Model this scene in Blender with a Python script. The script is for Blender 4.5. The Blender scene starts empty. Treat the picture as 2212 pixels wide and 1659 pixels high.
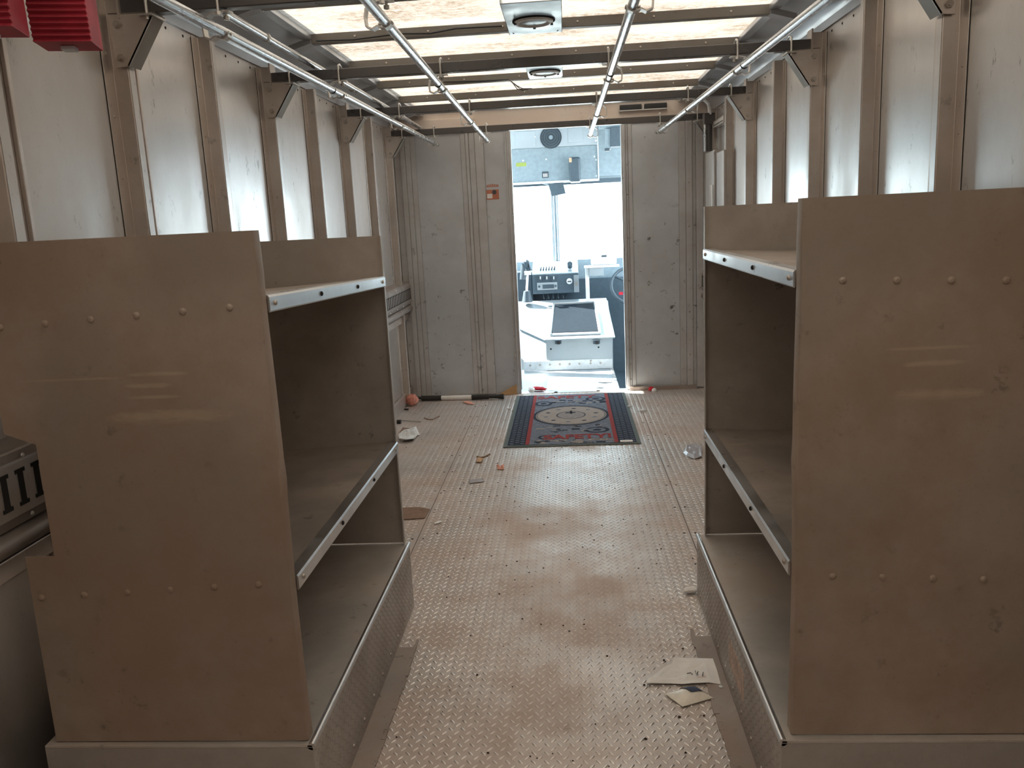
import bpy, math, random
import numpy as np
from mathutils import Vector, Matrix
random.seed(7)
rng = np.random.default_rng(7)
scene = bpy.context.scene
col = scene.collection

# ------------------------------------------------------------------ camera
CAM = Vector((0, 0, 1.272)); FPX = 1800.35
YAW, PITCH, ROLL = -0.0731548, -0.1955321, -0.0490253
_f = Vector((math.sin(YAW) * math.cos(PITCH), math.cos(YAW) * math.cos(PITCH), math.sin(PITCH)))
_r = Vector((math.cos(YAW), -math.sin(YAW), 0)); _u = _r.cross(_f)
_r, _u = math.cos(ROLL) * _r + math.sin(ROLL) * _u, -math.sin(ROLL) * _r + math.cos(ROLL) * _u
cam = bpy.data.cameras.new('camera'); cam.sensor_width = 36; cam.lens = 36 * FPX / 2212
cam.clip_start = 0.02; cam.clip_end = 300
camo = bpy.data.objects.new('camera', cam); col.objects.link(camo)
camo.matrix_world = Matrix(((_r.x, _u.x, -_f.x, CAM.x), (_r.y, _u.y, -_f.y, CAM.y), (_r.z, _u.z, -_f.z, CAM.z), (0, 0, 0, 1)))
scene.camera = camo

def at(px, py, X=None, Y=None, Z=None):
    """photo pixel -> point on the plane X=, Y= or Z= (a real surface of the van)"""
    d = _f + _r * ((px - 1106) / FPX) + _u * ((829.5 - py) / FPX)
    for v, i in ((X, 0), (Y, 1), (Z, 2)):
        if v is not None:
            return CAM + d * ((v - CAM[i]) / d[i])

# ------------------------------------------------------------------ light
world = bpy.data.worlds.new('sky'); scene.world = world; world.use_nodes = True
bg = world.node_tree.nodes['Background']
bg.inputs[0].default_value = (0.76, 0.90, 1.0, 1); bg.inputs[1].default_value = 5.0
sun = bpy.data.lights.new('sun', 'SUN'); sun.energy = 30; sun.angle = 0.009; sun.color = (1, 0.95, 0.88)
suno = bpy.data.objects.new('sun', sun); col.objects.link(suno)
suno.rotation_euler = Vector((1, -0.36, -1.0)).to_track_quat('-Z', 'Y').to_euler()
vs = scene.view_settings
vs.view_transform = 'Standard'; vs.look = 'None'; vs.gamma = 1; vs.use_curve_mapping = False; vs.exposure = 0.78

# ------------------------------------------------------------------ materials
def srgb(r, g, b):
    f = lambda c: (c / 255 / 12.92) if c / 255 <= .04045 else ((c / 255 + .055) / 1.055) ** 2.4
    return (f(r), f(g), f(b), 1)

def nodes_of(name):
    m = bpy.data.materials.new(name); m.use_nodes = True
    nt = m.node_tree
    return m, nt, nt.nodes['Principled BSDF']

def N(nt, kind, **kw):
    n = nt.nodes.new(kind)
    for k, v in kw.items():
        if k.startswith('i_'): n.inputs[int(k[2:]) if k[2:].isdigit() else k[2:]].default_value = v
        else: setattr(n, k, v)
    return n

def noise(nt, scale, detail=4, stretch=(1, 1, 1), rough=.55, off=(0, 0, 0)):
    g = N(nt, 'ShaderNodeNewGeometry'); mp = N(nt, 'ShaderNodeMapping')
    mp.inputs['Scale'].default_value = stretch; mp.inputs['Location'].default_value = off
    nt.links.new(g.outputs['Position'], mp.inputs['Vector'])
    n = N(nt, 'ShaderNodeTexNoise'); n.inputs['Scale'].default_value = scale
    n.inputs['Detail'].default_value = detail; n.inputs['Roughness'].default_value = rough
    nt.links.new(mp.outputs[0], n.inputs['Vector'])
    return n.outputs['Fac']

def ramp(nt, src, lo, hi, a=0., b=1.):
    r = N(nt, 'ShaderNodeMapRange'); r.interpolation_type = 'SMOOTHSTEP'
    r.inputs['From Min'].default_value = lo; r.inputs['From Max'].default_value = hi
    r.inputs['To Min'].default_value = a; r.inputs['To Max'].default_value = b
    nt.links.new(src, r.inputs['Value']); return r.outputs[0]

def mixc(nt, fac, A, B):
    m = N(nt, 'ShaderNodeMix', data_type='RGBA')
    for s, v in ((0, fac), (6, A), (7, B)):
        if isinstance(v, (tuple, list)) or isinstance(v, float): m.inputs[s].default_value = v
        else: nt.links.new(v, m.inputs[s])
    return m.outputs[2]

def math_(nt, op, a, b=None):
    m = N(nt, 'ShaderNodeMath', operation=op)
    for i, v in enumerate((a, b)):
        if v is None: continue
        if isinstance(v, (int, float)): m.inputs[i].default_value = v
        else: nt.links.new(v, m.inputs[i])
    return m.outputs[0]

def smear(nt, x, z, w, h, ax=0, seed=0):
    """a soft scrape mark with ragged edges, centred at world (x,z) (ax 0) or (y,z) (ax 1)"""
    g = N(nt, 'ShaderNodeNewGeometry'); s = N(nt, 'ShaderNodeSeparateXYZ')
    nt.links.new(g.outputs['Position'], s.inputs[0])
    dx = math_(nt, 'DIVIDE', math_(nt, 'SUBTRACT', s.outputs[ax], x), w)
    dz = math_(nt, 'DIVIDE', math_(nt, 'SUBTRACT', s.outputs[2], z), h)
    d = math_(nt, 'ADD', math_(nt, 'POWER', math_(nt, 'ABSOLUTE', dx), 4.), math_(nt, 'POWER', math_(nt, 'ABSOLUTE', dz), 2.))
    d = math_(nt, 'ADD', d, math_(nt, 'MULTIPLY', math_(nt, 'SUBTRACT', noise(nt, 45, 5, (.35, .35, 1.6), .7, (seed, 0, seed)), .5), 2.6))
    return ramp(nt, d, -.3, 1.1, 1., 0.)

def metal(name, base, rough=.4, metallic=.9, dust=None, dust_amt=.5, dust_scale=3., var=.12, scuff=.3, scuff_col=(.06, .055, .05, 1),
          stretch=(1, 1, 1), bump=.0, bscale=60, smears=(), smear_col=None, fine=.08):
    m, nt, b = nodes_of(name)
    big = noise(nt, 2.2, 4, stretch)
    dark = tuple(c * (1 - var) for c in base[:3]) + (1,); light = tuple(min(1, c * (1 + var)) for c in base[:3]) + (1,)
    c = mixc(nt, ramp(nt, big, .35, .65), dark, light)
    met = None
    if dust:
        d = math_(nt, 'MULTIPLY', ramp(nt, noise(nt, dust_scale, 6, stretch, .62, (3, 1, 5)), .3, .72), dust_amt)
        c = mixc(nt, d, c, dust)
        met = math_(nt, 'MULTIPLY', math_(nt, 'SUBTRACT', 1., d), metallic)
        nt.links.new(met, b.inputs['Metallic'])
        nt.links.new(ramp(nt, d, 0, 1, rough, min(1, rough + .45)), b.inputs['Roughness'])
    else:
        b.inputs['Metallic'].default_value = metallic
        rr = noise(nt, 9, 4, stretch, .6, (8, 2, 1))
        nt.links.new(ramp(nt, rr, .25, .75, max(.05, rough - .07), rough + .1), b.inputs['Roughness'])
    if scuff:
        st = tuple(s * q for s, q in zip(stretch, (1, 1, 1.0)))
        s = ramp(nt, noise(nt, 17, 6, st, .72, (11, 4, 2)), .595, .69)
        s2 = ramp(nt, noise(nt, 1.7, 3, (1, 1, 1), .5, (5, 9, 1)), .36, .62)
        c = mixc(nt, math_(nt, 'MULTIPLY', math_(nt, 'MULTIPLY', s, s2), scuff), c, scuff_col)
    if fine:
        fn = noise(nt, 120, 3, stretch, .7, (1, 7, 3))
        c = mixc(nt, math_(nt, 'MULTIPLY', ramp(nt, fn, .5, .8), fine * 2), c, tuple(x * .5 for x in base[:3]) + (1,))
    for k, (x, z, w, h, ax) in enumerate(smears):
        c = mixc(nt, math_(nt, 'MULTIPLY', smear(nt, x, z, w, h, ax, k * 1.7), .42), c, smear_col)
    nt.links.new(c, b.inputs['Base Color'])
    if bump:
        bn = N(nt, 'ShaderNodeBump'); bn.inputs['Strength'].default_value = bump; bn.inputs['Distance'].default_value = .004
        nt.links.new(noise(nt, bscale, 3, stretch), bn.inputs['Height']); nt.links.new(bn.outputs[0], b.inputs['Normal'])
    return m

def plain(name, base, rough=.5, metallic=0., var=.08, scale=30, bump=0., spec=None):
    m, nt, b = nodes_of(name)
    c = mixc(nt, ramp(nt, noise(nt, scale, 4), .3, .7), tuple(x * (1 - var) for x in base[:3]) + (1,), tuple(min(1, x * (1 + var)) for x in base[:3]) + (1,))
    nt.links.new(c, b.inputs['Base Color']); b.inputs['Roughness'].default_value = rough; b.inputs['Metallic'].default_value = metallic
    if spec is not None: b.inputs['Specular IOR Level'].default_value = spec
    if bump:
        bn = N(nt, 'ShaderNodeBump'); bn.inputs['Strength'].default_value = bump; bn.inputs['Distance'].default_value = .003
        nt.links.new(noise(nt, scale * 2, 4), bn.inputs['Height']); nt.links.new(bn.outputs[0], b.inputs['Normal'])
    return m

DUST = srgb(150, 126, 106)
M = {}
M['wall'] = metal('wall_aluminium', (.63, .60, .575, 1), .30, .93, srgb(160, 146, 134), .42, 1.6, .07, .75, stretch=(1, 1, .55), bump=.05, bscale=7)
M['rib'] = metal('rib_aluminium', (.62, .565, .52, 1), .33, .9, srgb(164, 142, 124), .35, 5, .1, .4)
M['rail'] = metal('belt_rail_aluminium', (.40, .37, .35, 1), .38, .8, DUST, .4, 6, .15, .6)
M['cove'] = metal('cove_aluminium', (.55, .57, .60, 1), .34, .95, srgb(140, 128, 118), .3, 2, .08, .2)
SCR = srgb(205, 180, 152)
M['shelf_in'] = metal('shelf_panel_grey', (.46, .42, .38, 1), .5, .4, srgb(142, 126, 112), .6, 2.2, .14, .6)
M['shelf_l'] = metal('shelf_panel_sheet', (.42, .345, .29, 1), .5, .4, srgb(150, 122, 100), .7, 2.2, .14, .55,
                     smears=((-.770, .930, .14, .016, 0), (-.790, 1.014, .07, .005, 0), (-.810, .992, .05, .006, 0), (-.960, 1.009, .11, .003, 0), (-.798, .969, .06, .004, 0)), smear_col=SCR)
M['shelf_r'] = metal('shelf_panel_sheet_scraped', (.43, .355, .295, 1), .5, .4, srgb(152, 124, 102), .7, 2.4, .14, .5,
                     smears=((.650, 1.005, .08, .004, 0), (.662, .976, .06, .006, 0), (.674, .918, .09, .012, 0)), smear_col=SCR)
M['shelf'] = metal('shelf_sheet', (.48, .43, .385, 1), .36, .7, srgb(145, 122, 104), .55, 3, .12, .5)
M['lip'] = metal('lip_aluminium', (.66, .66, .66, 1), .33, 1., None, 0, 1, .1, .35)
M['lug'] = metal('worn_lug', (.72, .68, .65, 1), .28, .9, srgb(190, 166, 150), .5, 2.3, .08, 0, fine=0)
M['tread'] = metal('tread_plate', (.60, .555, .525, 1), .40, .5, srgb(186, 160, 143), .75, 2.3, .08, .35, fine=.12)
M['boxtread'] = metal('box_tread_plate', (.52, .50, .48, 1), .38, .7, srgb(150, 134, 122), .5, 4, .08, .3)
M['boxtop'] = metal('box_top_plate', (.64, .61, .575, 1), .32, .55, srgb(172, 150, 130), .6, 2.6, .12, .45)
M['scraped'] = plain('scraped_pale_paint', srgb(205, 180, 165), .7, var=.25, scale=60)
M['grime'] = metal('grimy_flange', (.36, .31, .28, 1), .6, .3, srgb(160, 138, 126), .7, 5, .15, .8)
M['galv'] = metal('galvanized_tube', (.58, .60, .62, 1), .27, 1., None, 0, 1, .05, 0, fine=0)
M['zinc'] = metal('zinc_fitting', (.55, .53, .50, 1), .38, .9, None, 0, 1, .12, .3)
M['beam'] = metal('beam_painted_steel', (.075, .072, .074, 1), .26, .1, srgb(95, 84, 74), .3, 5, .1, 0)
M['bow'] = metal('roof_bow_steel', (.24, .225, .205, 1), .5, .5, srgb(125, 112, 98), .5, 5, .1, .2)
M['bulk'] = metal('bulkhead_sheet', (.68, .715, .75, 1), .42, .55, srgb(182, 182, 184), .6, 1.9, .07, .95, bump=.03, bscale=5)
M['strip'] = metal('bulkhead_strip', (.64, .65, .66, 1), .42, .6, srgb(178, 170, 164), .5, 4, .08, .7)
M['header'] = metal('header_panel_tan', (.82, .72, .645, 1), .5, .0, srgb(222, 202, 186), .5, 3, .07, .3)
M['steel'] = metal('bolt_steel', (.5, .46, .42, 1), .4, .8, DUST, .4, 9, .1, 0)
M['dark'] = plain('dark_hole', (.012, .011, .010, 1), .9)
M['black'] = plain('black_plastic', (.018, .019, .021, 1), .38)
M['blackgloss'] = plain('black_gloss_panel', (.012, .018, .024, 1), .55, spec=.05)
M['rubber'] = plain('black_rubber', (.03, .028, .026, 1), .7, bump=.2)
M['chock'] = plain('red_chock_rubber', srgb(165, 46, 62), .55, var=.2, scale=9, bump=.15)
M['white'] = plain('white_lens', (.8, .82, .82, 1), .35)
M['plate'] = metal('dome_plate', (.36, .40, .42, 1), .36, .8, None, 0, 1, .05, .1)
M['paper'] = plain('paper_white', (.88, .86, .83, 1), .8, var=.06, scale=12)
M['ink'] = plain('grey_ink', (.10, .10, .11, 1), .8)
M['tanp'] = plain('tan_paper', srgb(205, 172, 140), .8)
M['pink'] = plain('pink_paper', srgb(222, 160, 140), .8)
M['cardb'] = plain('grey_cardboard', srgb(142, 116, 98), .85)
M['cardt'] = plain('tan_cardboard', srgb(190, 152, 110), .85)
M['redwad'] = plain('red_tissue', srgb(204, 134, 116), .85, var=.25, scale=25)
M['redcl'] = plain('red_cloth', srgb(190, 30, 50), .8, var=.2)
M['foil'] = plain('cream_foil', srgb(240, 234, 220), .4, .05, .1, 40, .2)
M['navy'] = plain('navy_print', srgb(40, 52, 84), .5)
M['clear'] = plain('cloudy_plastic', srgb(178, 176, 182), .25)
M['matb'] = plain('mat_dark_pile', srgb(26, 36, 56), .95, var=.3, scale=160)
M['matg'] = plain('mat_border_rubber', srgb(98, 108, 106), .8)
M['matt'] = plain('mat_print_grey', srgb(112, 118, 132), .95, var=.3, scale=70)
M['matl'] = plain('mat_print_light', srgb(150, 142, 140), .95, var=.15, scale=60)
M['matc'] = plain('mat_print_cream', srgb(168, 156, 148), .95, var=.1, scale=60)
M['matr'] = plain('mat_print_red', srgb(150, 52, 50), .95, var=.15, scale=60)
M['orange'] = plain('orange_print', srgb(196, 124, 98), .6)
M['cabm'] = metal('cab_sheet', (.42, .47, .50, 1), .38, .5, None, 0, 1, .05, .15)
M['cabgrey'] = plain('cab_grey_paint', (.25, .32, .36, 1), .45)
M['cabblue'] = plain('cab_dash_glare_grey', (.06, .09, .115, 1), .45)  # lighter blue-grey than the dash itself: glare haze painted into the colour
M['cabdark'] = plain('cab_dark_glare_trim', (.05, .075, .095, 1), .5)  # near-black trim lifted towards blue, with the glare haze in its colour
M['cabwhite'] = plain('cab_white_paint', (.75, .77, .78, 1), .4)
M['yellow'] = plain('yellow_label', srgb(150, 165, 80), .5)
M['ground'] = plain('pale_concrete', (.50, .49, .47, 1), .9, var=.1, scale=2)
M['rear'] = plain('rear_door_paint', (.55, .53, .50, 1), .6)

# translucent fibreglass roof, stained
def make_skylight():
    m, nt, b = nodes_of('fibreglass_roof'); nt.nodes.remove(b)
    out = nt.nodes['Material Output']
    st = math_(nt, 'MULTIPLY', ramp(nt, noise(nt, 2.6, 5, (1, 2.2, 1), .65), .30, .68), ramp(nt, noise(nt, 34, 6, (1, 1.5, 1), .8), .30, .66))
    fib = ramp(nt, noise(nt, 260, 2, (1, .35, 1), .6), .3, .7)
    c = mixc(nt, math_(nt, 'MULTIPLY', st, 1.), (1., .885, .76, 1), (.32, .21, .13, 1))
    c = mixc(nt, math_(nt, 'MULTIPLY', fib, .22), c, (.60, .45, .30, 1))
    sc = N(nt, 'ShaderNodeMix', data_type='RGBA', blend_type='MULTIPLY'); sc.inputs[0].default_value = 1
    nt.links.new(c, sc.inputs[6]); sc.inputs[7].default_value = (SKY_T, SKY_T, SKY_T, 1)
    tr = N(nt, 'ShaderNodeBsdfTranslucent'); nt.links.new(sc.outputs[2], tr.inputs[0])
    df = N(nt, 'ShaderNodeBsdfDiffuse'); nt.links.new(c, df.inputs[0])
    mx = N(nt, 'ShaderNodeMixShader'); mx.inputs[0].default_value = .28
    nt.links.new(tr.outputs[0], mx.inputs[1]); nt.links.new(df.outputs[0], mx.inputs[2]); nt.links.new(mx.outputs[0], out.inputs[0])
    return m
SKY_T = .116
M['sky'] = make_skylight()

def make_glass():
    m, nt, b = nodes_of('window_glass'); nt.nodes.remove(b)
    t = N(nt, 'ShaderNodeBsdfTransparent'); t.inputs[0].default_value = (.93, .97, .97, 1)
    g = N(nt, 'ShaderNodeBsdfGlossy'); g.inputs['Roughness'].default_value = .02
    mx = N(nt, 'ShaderNodeMixShader'); mx.inputs[0].default_value = .05
    nt.links.new(t.outputs[0], mx.inputs[1]); nt.links.new(g.outputs[0], mx.inputs[2])
    nt.links.new(mx.outputs[0], nt.nodes['Material Output'].inputs[0]); return m
M['glass'] = make_glass()

# ------------------------------------------------------------------ mesh helpers
class MB:
    def __init__(s): s.v = []; s.f = []
    def add(s, verts, faces):
        o = len(s.v); s.v += [tuple(v) for v in verts]; s.f += [tuple(i + o for i in f) for f in faces]; return s
    def box(s, x0, x1, y0, y1, z0, z1):
        v = [(x, y, z) for z in (z0, z1) for y in (y0, y1) for x in (x0, x1)]
        return s.add(v, [(0, 2, 3, 1), (4, 5, 7, 6), (0, 1, 5, 4), (2, 6, 7, 3), (0, 4, 6, 2), (1, 3, 7, 5)])
    def hexa(s, p):   # 8 points: bottom ring 0-3, top ring 4-7
        return s.add(p, [(3, 2, 1, 0), (4, 5, 6, 7), (0, 1, 5, 4), (1, 2, 6, 5), (2, 3, 7, 6), (3, 0, 4, 7)])
    def prism(s, poly, d):   # polygon of 3D points, extruded by vector d
        n = len(poly); d = Vector(d); P = [Vector(p) for p in poly]
        return s.add(P + [p + d for p in P], [tuple(range(n))[::-1], tuple(range(n, 2 * n))] + [(i, (i + 1) % n, n + (i + 1) % n, n + i) for i in range(n)])
    def tube(s, pts, r, n=12, cap=True):
        P = [Vector(p) for p in pts]; rings = []
        R = r if isinstance(r, (list, tuple)) else [r] * len(P)
        up = Vector((0, 0, 1)); prev = None
        for i, p in enumerate(P):
            t = (P[min(i + 1, len(P) - 1)] - P[max(i - 1, 0)]).normalized()
            if prev is None:
                a = t.cross(up) if abs(t.z) < .95 else t.cross(Vector((1, 0, 0)))
            else: a = prev - t * prev.dot(t)
            a.normalize(); prev = a; b = t.cross(a)
            rings.append([p + (a * math.cos(2 * math.pi * k / n) + b * math.sin(2 * math.pi * k / n)) * R[i] for k in range(n)])
        v = [q for rg in rings for q in rg]
        f = [(i * n + k, i * n + (k + 1) % n, (i + 1) * n + (k + 1) % n, (i + 1) * n + k) for i in range(len(P) - 1) for k in range(n)]
        if cap: f += [tuple(range(n))[::-1], tuple(range((len(P) - 1) * n, len(P) * n))]
        return s.add(v, f)
    def strap(s, pts, w, t, ydir=(0, 1, 0)):   # flat strip swept along pts (in a plane normal to ydir), width w along ydir, thickness t
        P = [Vector(p) for p in pts]; yd = Vector(ydir); n = len(P); v = []
        for i, p in enumerate(P):
            tg = (P[min(i + 1, n - 1)] - P[max(i - 1, 0)]).normalized(); nn = tg.cross(yd).normalized()
            v += [p - yd * w / 2 - nn * t / 2, p + yd * w / 2 - nn * t / 2, p + yd * w / 2 + nn * t / 2, p - yd * w / 2 + nn * t / 2]
        f = [(4 * i + k, 4 * i + (k + 1) % 4, 4 * i + 4 + (k + 1) % 4, 4 * i + 4 + k) for i in range(n - 1) for k in range(4)]
        return s.add(v, f + [(3, 2, 1, 0), (4 * n - 4, 4 * n - 3, 4 * n - 2, 4 * n - 1)])
    def dome(s, c, ax, r, h, n=10):   # rivet head: centre, axis, radius, height
        ax = Vector(ax).normalized(); a = ax.cross(Vector((0, 0, 1)) if abs(ax.z) < .9 else Vector((1, 0, 0))).normalized(); b = ax.cross(a); c = Vector(c)
        v = []
        for rr, hh in ((r, -.0005), (r * .82, h * .6), (r * .4, h)):
            v += [c + (a * math.cos(2 * math.pi * k / n) + b * math.sin(2 * math.pi * k / n)) * rr + ax * hh for k in range(n)]
        f = [(i * n + k, i * n + (k + 1) % n, (i + 1) * n + (k + 1) % n, (i + 1) * n + k) for i in range(2) for k in range(n)]
        return s.add(v, f + [tuple(range(2 * n, 3 * n))])
    def build(s, name, mat, parent=None, smooth=False, bevel=0):
        me = bpy.data.meshes.new(name); off = parent_loc(parent)
        me.from_pydata([tuple(Vector(v) - off) for v in s.v], [], s.f); me.update()
        if isinstance(mat, str): mat = M[mat]
        me.materials.append(mat)
        import bmesh
        bm = bmesh.new(); bm.from_mesh(me); bmesh.ops.recalc_face_normals(bm, faces=bm.faces); bm.to_mesh(me); bm.free()
        o = bpy.data.objects.new(name, me); col.objects.link(o)
        if smooth:
            for p in me.polygons: p.use_smooth = True
            try: me.set_sharp_from_angle(angle=math.radians(38))
            except Exception: pass
        if parent: o.parent = parent
        if bevel:
            b = o.modifiers.new('bevel', 'BEVEL'); b.width = bevel; b.segments = 2; b.limit_method = 'ANGLE'
        return o

def parent_loc(p):
    v = Vector((0, 0, 0))
    while p is not None: v += p.location; p = p.parent
    return v

def tag(o, label=None, cat=None, group=None, kind=None):
    if label: o['label'] = label
    if cat: o['category'] = cat
    if group: o['group'] = group
    if kind: o['kind'] = kind
    return o

def thing(name, loc, label, cat, group=None, kind=None):
    o = bpy.data.objects.new(name, None); col.objects.link(o); o.location = loc; o.empty_display_size = .05
    return tag(o, label, cat, group, kind)

def B(name, mat, parent, *a, bevel=0):
    return MB().box(*a).build(name, mat, parent, bevel=bevel)

_shared = {}
def shared(key, name, make, mat, loc, parent, rot=(0, 0, 0)):
    """many alike small pieces share one mesh, each its own object"""
    if key not in _shared:
        o = make().build(name, mat); _shared[key] = o.data; bpy.data.objects.remove(o)
    o = bpy.data.objects.new(name, _shared[key]); col.objects.link(o)
    o.location = Vector(loc) - parent_loc(parent); o.rotation_euler = rot; o.parent = parent
    return o

def rivet(parent, loc, ax, r=.006, h=.003, mat='steel', name='rivet'):
    key = (name, ax, r, h, mat)
    return shared(key, name, lambda: MB().dome((0, 0, 0), ax, r, h), mat, loc, parent)

def lugs(name, mat, parent, origin, du, dv, nrm, U, V, pu=.031, pv=.033, L=.0215, W=.0062, H=.0021, skip=None):
    """raised tread lugs on the rectangle origin + u*du + v*dv"""
    o = np.array(origin, float); du = np.array(du, float); dv = np.array(dv, float); n = np.array(nrm, float)
    cs = []
    nu, nv = int(U / pu), int(V / pv)
    i, j = np.meshgrid(np.arange(nu), np.arange(nv), indexing='ij')
    a = np.stack([(i.ravel() + .25) * pu, (j.ravel() + .25) * pv, np.full(i.size, 1.)], 1)
    b = np.stack([(i.ravel() + .75) * pu, (j.ravel() + .75) * pv, np.full(i.size, -1.)], 1)
    c = np.concatenate([a, b])
    c = c[(c[:, 0] > .012) & (c[:, 0] < U - .012) & (c[:, 1] > .012) & (c[:, 1] < V - .012)]
    if skip is not None: c = c[~skip(c)]
    loc = np.array([[-.5, 0, 0], [-.22, -.5, 0], [.22, -.5, 0], [.5, 0, 0], [.22, .5, 0], [-.22, .5, 0], [-.3, 0, 1], [.3, 0, 1]]) * np.array([L, W, H])
    ang = c[:, 2] * math.radians(47)
    ca, sa = np.cos(ang), np.sin(ang)
    u = c[:, 0:1] + loc[None, :, 0] * ca[:, None] - loc[None, :, 1] * sa[:, None]
    v = c[:, 1:2] + loc[None, :, 0] * sa[:, None] + loc[None, :, 1] * ca[:, None]
    P = o + u[..., None] * du + v[..., None] * dv + loc[None, :, 2, None] * n
    P = P - np.array(parent_loc(parent))
    F = np.array([[0, 1, 6], [1, 2, 6], [2, 7, 6], [2, 3, 7], [3, 4, 7], [4, 5, 7], [5, 6, 7], [5, 0, 6]])
    if np.dot(np.cross(du, dv), n) < 0: F = F[:, ::-1]
    k = len(c); T = (F[None] + 8 * np.arange(k)[:, None, None]).reshape(-1, 3)
    me = bpy.data.meshes.new(name)
    me.vertices.add(8 * k); me.vertices.foreach_set('co', P.reshape(-1).astype(np.float32))
    me.loops.add(3 * len(T)); me.loops.foreach_set('vertex_index', T.reshape(-1).astype(np.int32))
    me.polygons.add(len(T)); me.polygons.foreach_set('loop_start', np.arange(0, 3 * len(T), 3, dtype=np.int32))
    me.update(calc_edges=True); me.validate(); me.materials.append(M[mat])
    ob = bpy.data.objects.new(name, me); col.objects.link(ob); ob.parent = parent; ob['kind'] = 'stuff'
    return ob

# ------------------------------------------------------------------ van dimensions (metres)
XL, XR = -1.20, 1.00          # side wall skins
RY = [1.14, 1.715, 2.29, 2.865, 3.44, 4.025, 4.61, 5.18, 5.75]   # ribs
BY = [2.29, 3.44, 4.61, 5.75]  # cargo beams
YB, YR = 6.03, -0.40          # bulkhead, rear door
ZW, ZR = 1.91, 2.02           # wall top seam, roof
SXL, SXR = -.975, .795        # skylight edges
YWS = 8.05                    # windshield

# ---- outside ground
g = MB().box(-40, 40, -30, 60, -.85, -.80).build('ground', 'ground'); tag(g, 'pale ground outside the van', 'ground', kind='structure')

# ---- floor
fl = thing('floor', (0, 0, 0), 'dusty diamond tread plate cargo floor', 'floor', kind='structure')
B('subfloor', 'dark', fl, XL, XR, YR, YB, -.05, -.006)
SEAM = (-.655, .452)
for a, b in ((XL, SEAM[0] - .0014), (SEAM[0] + .0014, SEAM[1] - .0014), (SEAM[1] + .0014, XR)):
    B('floor_plate', 'tread', fl, a, b, YR, YB, -.006, 0)
lugs('tread_lugs', 'lug', fl, (XL, YR, 0), (1, 0, 0), (0, 1, 0), (0, 0, 1), XR - XL, YB - YR,
     skip=lambda c: (np.abs(c[:, 0] + XL - SEAM[0]) < .012) | (np.abs(c[:, 0] + XL - SEAM[1]) < .012) | ((c[:, 0] + XL < -.6) & (c[:, 1] + YR < 2.55)) | ((c[:, 0] + XL > .44) & (c[:, 1] + YR < 2.6)))
for xs in SEAM:
    y = 2.9
    while y < 5.9:
        for s in (-.022, .022):
            rivet(fl, (xs + s, y, 0), (0, 0, 1), .006, .0015, 'dark', 'screw')
        y += .305

# ---- side walls
def side_wall(name, X, s, label):
    w = thing(name, (X, 0, 0), label, 'wall', kind='structure')
    B('wall_skin', 'wall', w, min(X, X - s * .04), max(X, X - s * .04), YR, YB + .02, -.05, ZR)
    ys = [YR + .02] + RY + [YB]
    for i in range(len(ys) - 1):
        a, b = ys[i] + .045, ys[i + 1] - .06
        if b - a < .05: continue
        x0, x1 = sorted((X, X + s * .004))
        B('wall_panel', 'wall', w, x0, x1, a, b, .9, ZW)
        B('wall_panel', 'wall', w, x0, x1, a, b, .10, .585)
        for k in range(4):
            rivet(w, (X + s * .004, a + (b - a) * (k + .5) / 4, ZW - .018), (s, 0, 0), .005, .002, 'dark')
    for y in RY:
        # hat section rib: near flange on the skin, web facing the rear, face, far flange with a small lip
        prof = [(0, -.060), (.006, -.060), (.006, -.012), (.046, -.010), (.046, .028), (.006, .032), (.006, .052), (0, .052)]
        m = MB().prism([(X + s * p, y + q, .02) for p, q in prof], (0, 0, ZW - .02))
        rb = m.build('rib', 'rib', w, bevel=.0015)
        B('rib_face', 'wall', rb, *sorted((X + s * .0462, X + s * .0472)), y - .006, y + .024, .92, ZW - .01)
        B('panel_bead', 'rib', w, *sorted((X + s * .004, X + s * .015)), y + .098, y + .112, .92, ZW - .01, bevel=.002)
        B('gap_shade_strip', 'dark', w, *sorted((X + s * .004, X + s * .0052)), y - .064, y - .061, .92, ZW - .01)  # dark strip laid on as the shade line beside the flange, no real groove
        for z in np.arange(.95, 1.88, .16):
            rivet(w, (X + s * .006, y - .038, float(z)), (s, 0, 0), .0045, .002, 'steel')
    # belt rail with slots, rub rail below
    rl = MB()
    prof = [(0, .87), (.05, .855), (.062, .835), (.062, .725), (.05, .70), (0, .70)]
    rl.prism([(X + s * p, YR + .02, z) for p, z in prof], (0, YB - YR - .04, 0))
    r_ = rl.build('belt_rail', 'rail', w, bevel=.003)
    def slot():
        return MB().box(-.001, .001, -.008, .008, -.036, .036).box(-.001, .001, -.015, .015, .030, .038).box(-.001, .001, -.015, .015, -.038, -.030)
    y = .9
    while y < 5.95:
        shared('belt_slot', 'slot', slot, 'dark', (X + s * .0625, y, .780), r_)
        y += .052
    for k in range(24):
        for z in (.715, .842):
            rivet(w, (X + s * .061, .95 + .215 * k, z), (s, 0, 0), .005, .003, 'lip')
    MB().tube([(X + s * .038, YR + .02, .672), (X + s * .038, YB - .02, .672)], .026, 14).build('rub_rail', 'rail', w, True)
    B('lower_rail', 'rib', w, *sorted((X, X + s * .03)), YR + .02, YB - .02, .59, .635, bevel=.003)
    B('base_rail', 'rib', w, *sorted((X, X + s * .022)), YR + .02, YB - .02, 0, .09, bevel=.004)
    B('top_rail', 'cove', w, *sorted((X, X + s * .012)), YR + .02, YB, ZW, ZW + .03)
    return w
wl = side_wall('wall_left', XL, 1, 'ribbed aluminium side wall on the left of the van')
wr = side_wall('wall_right', XR, -1, 'ribbed aluminium side wall on the right of the van')

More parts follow.
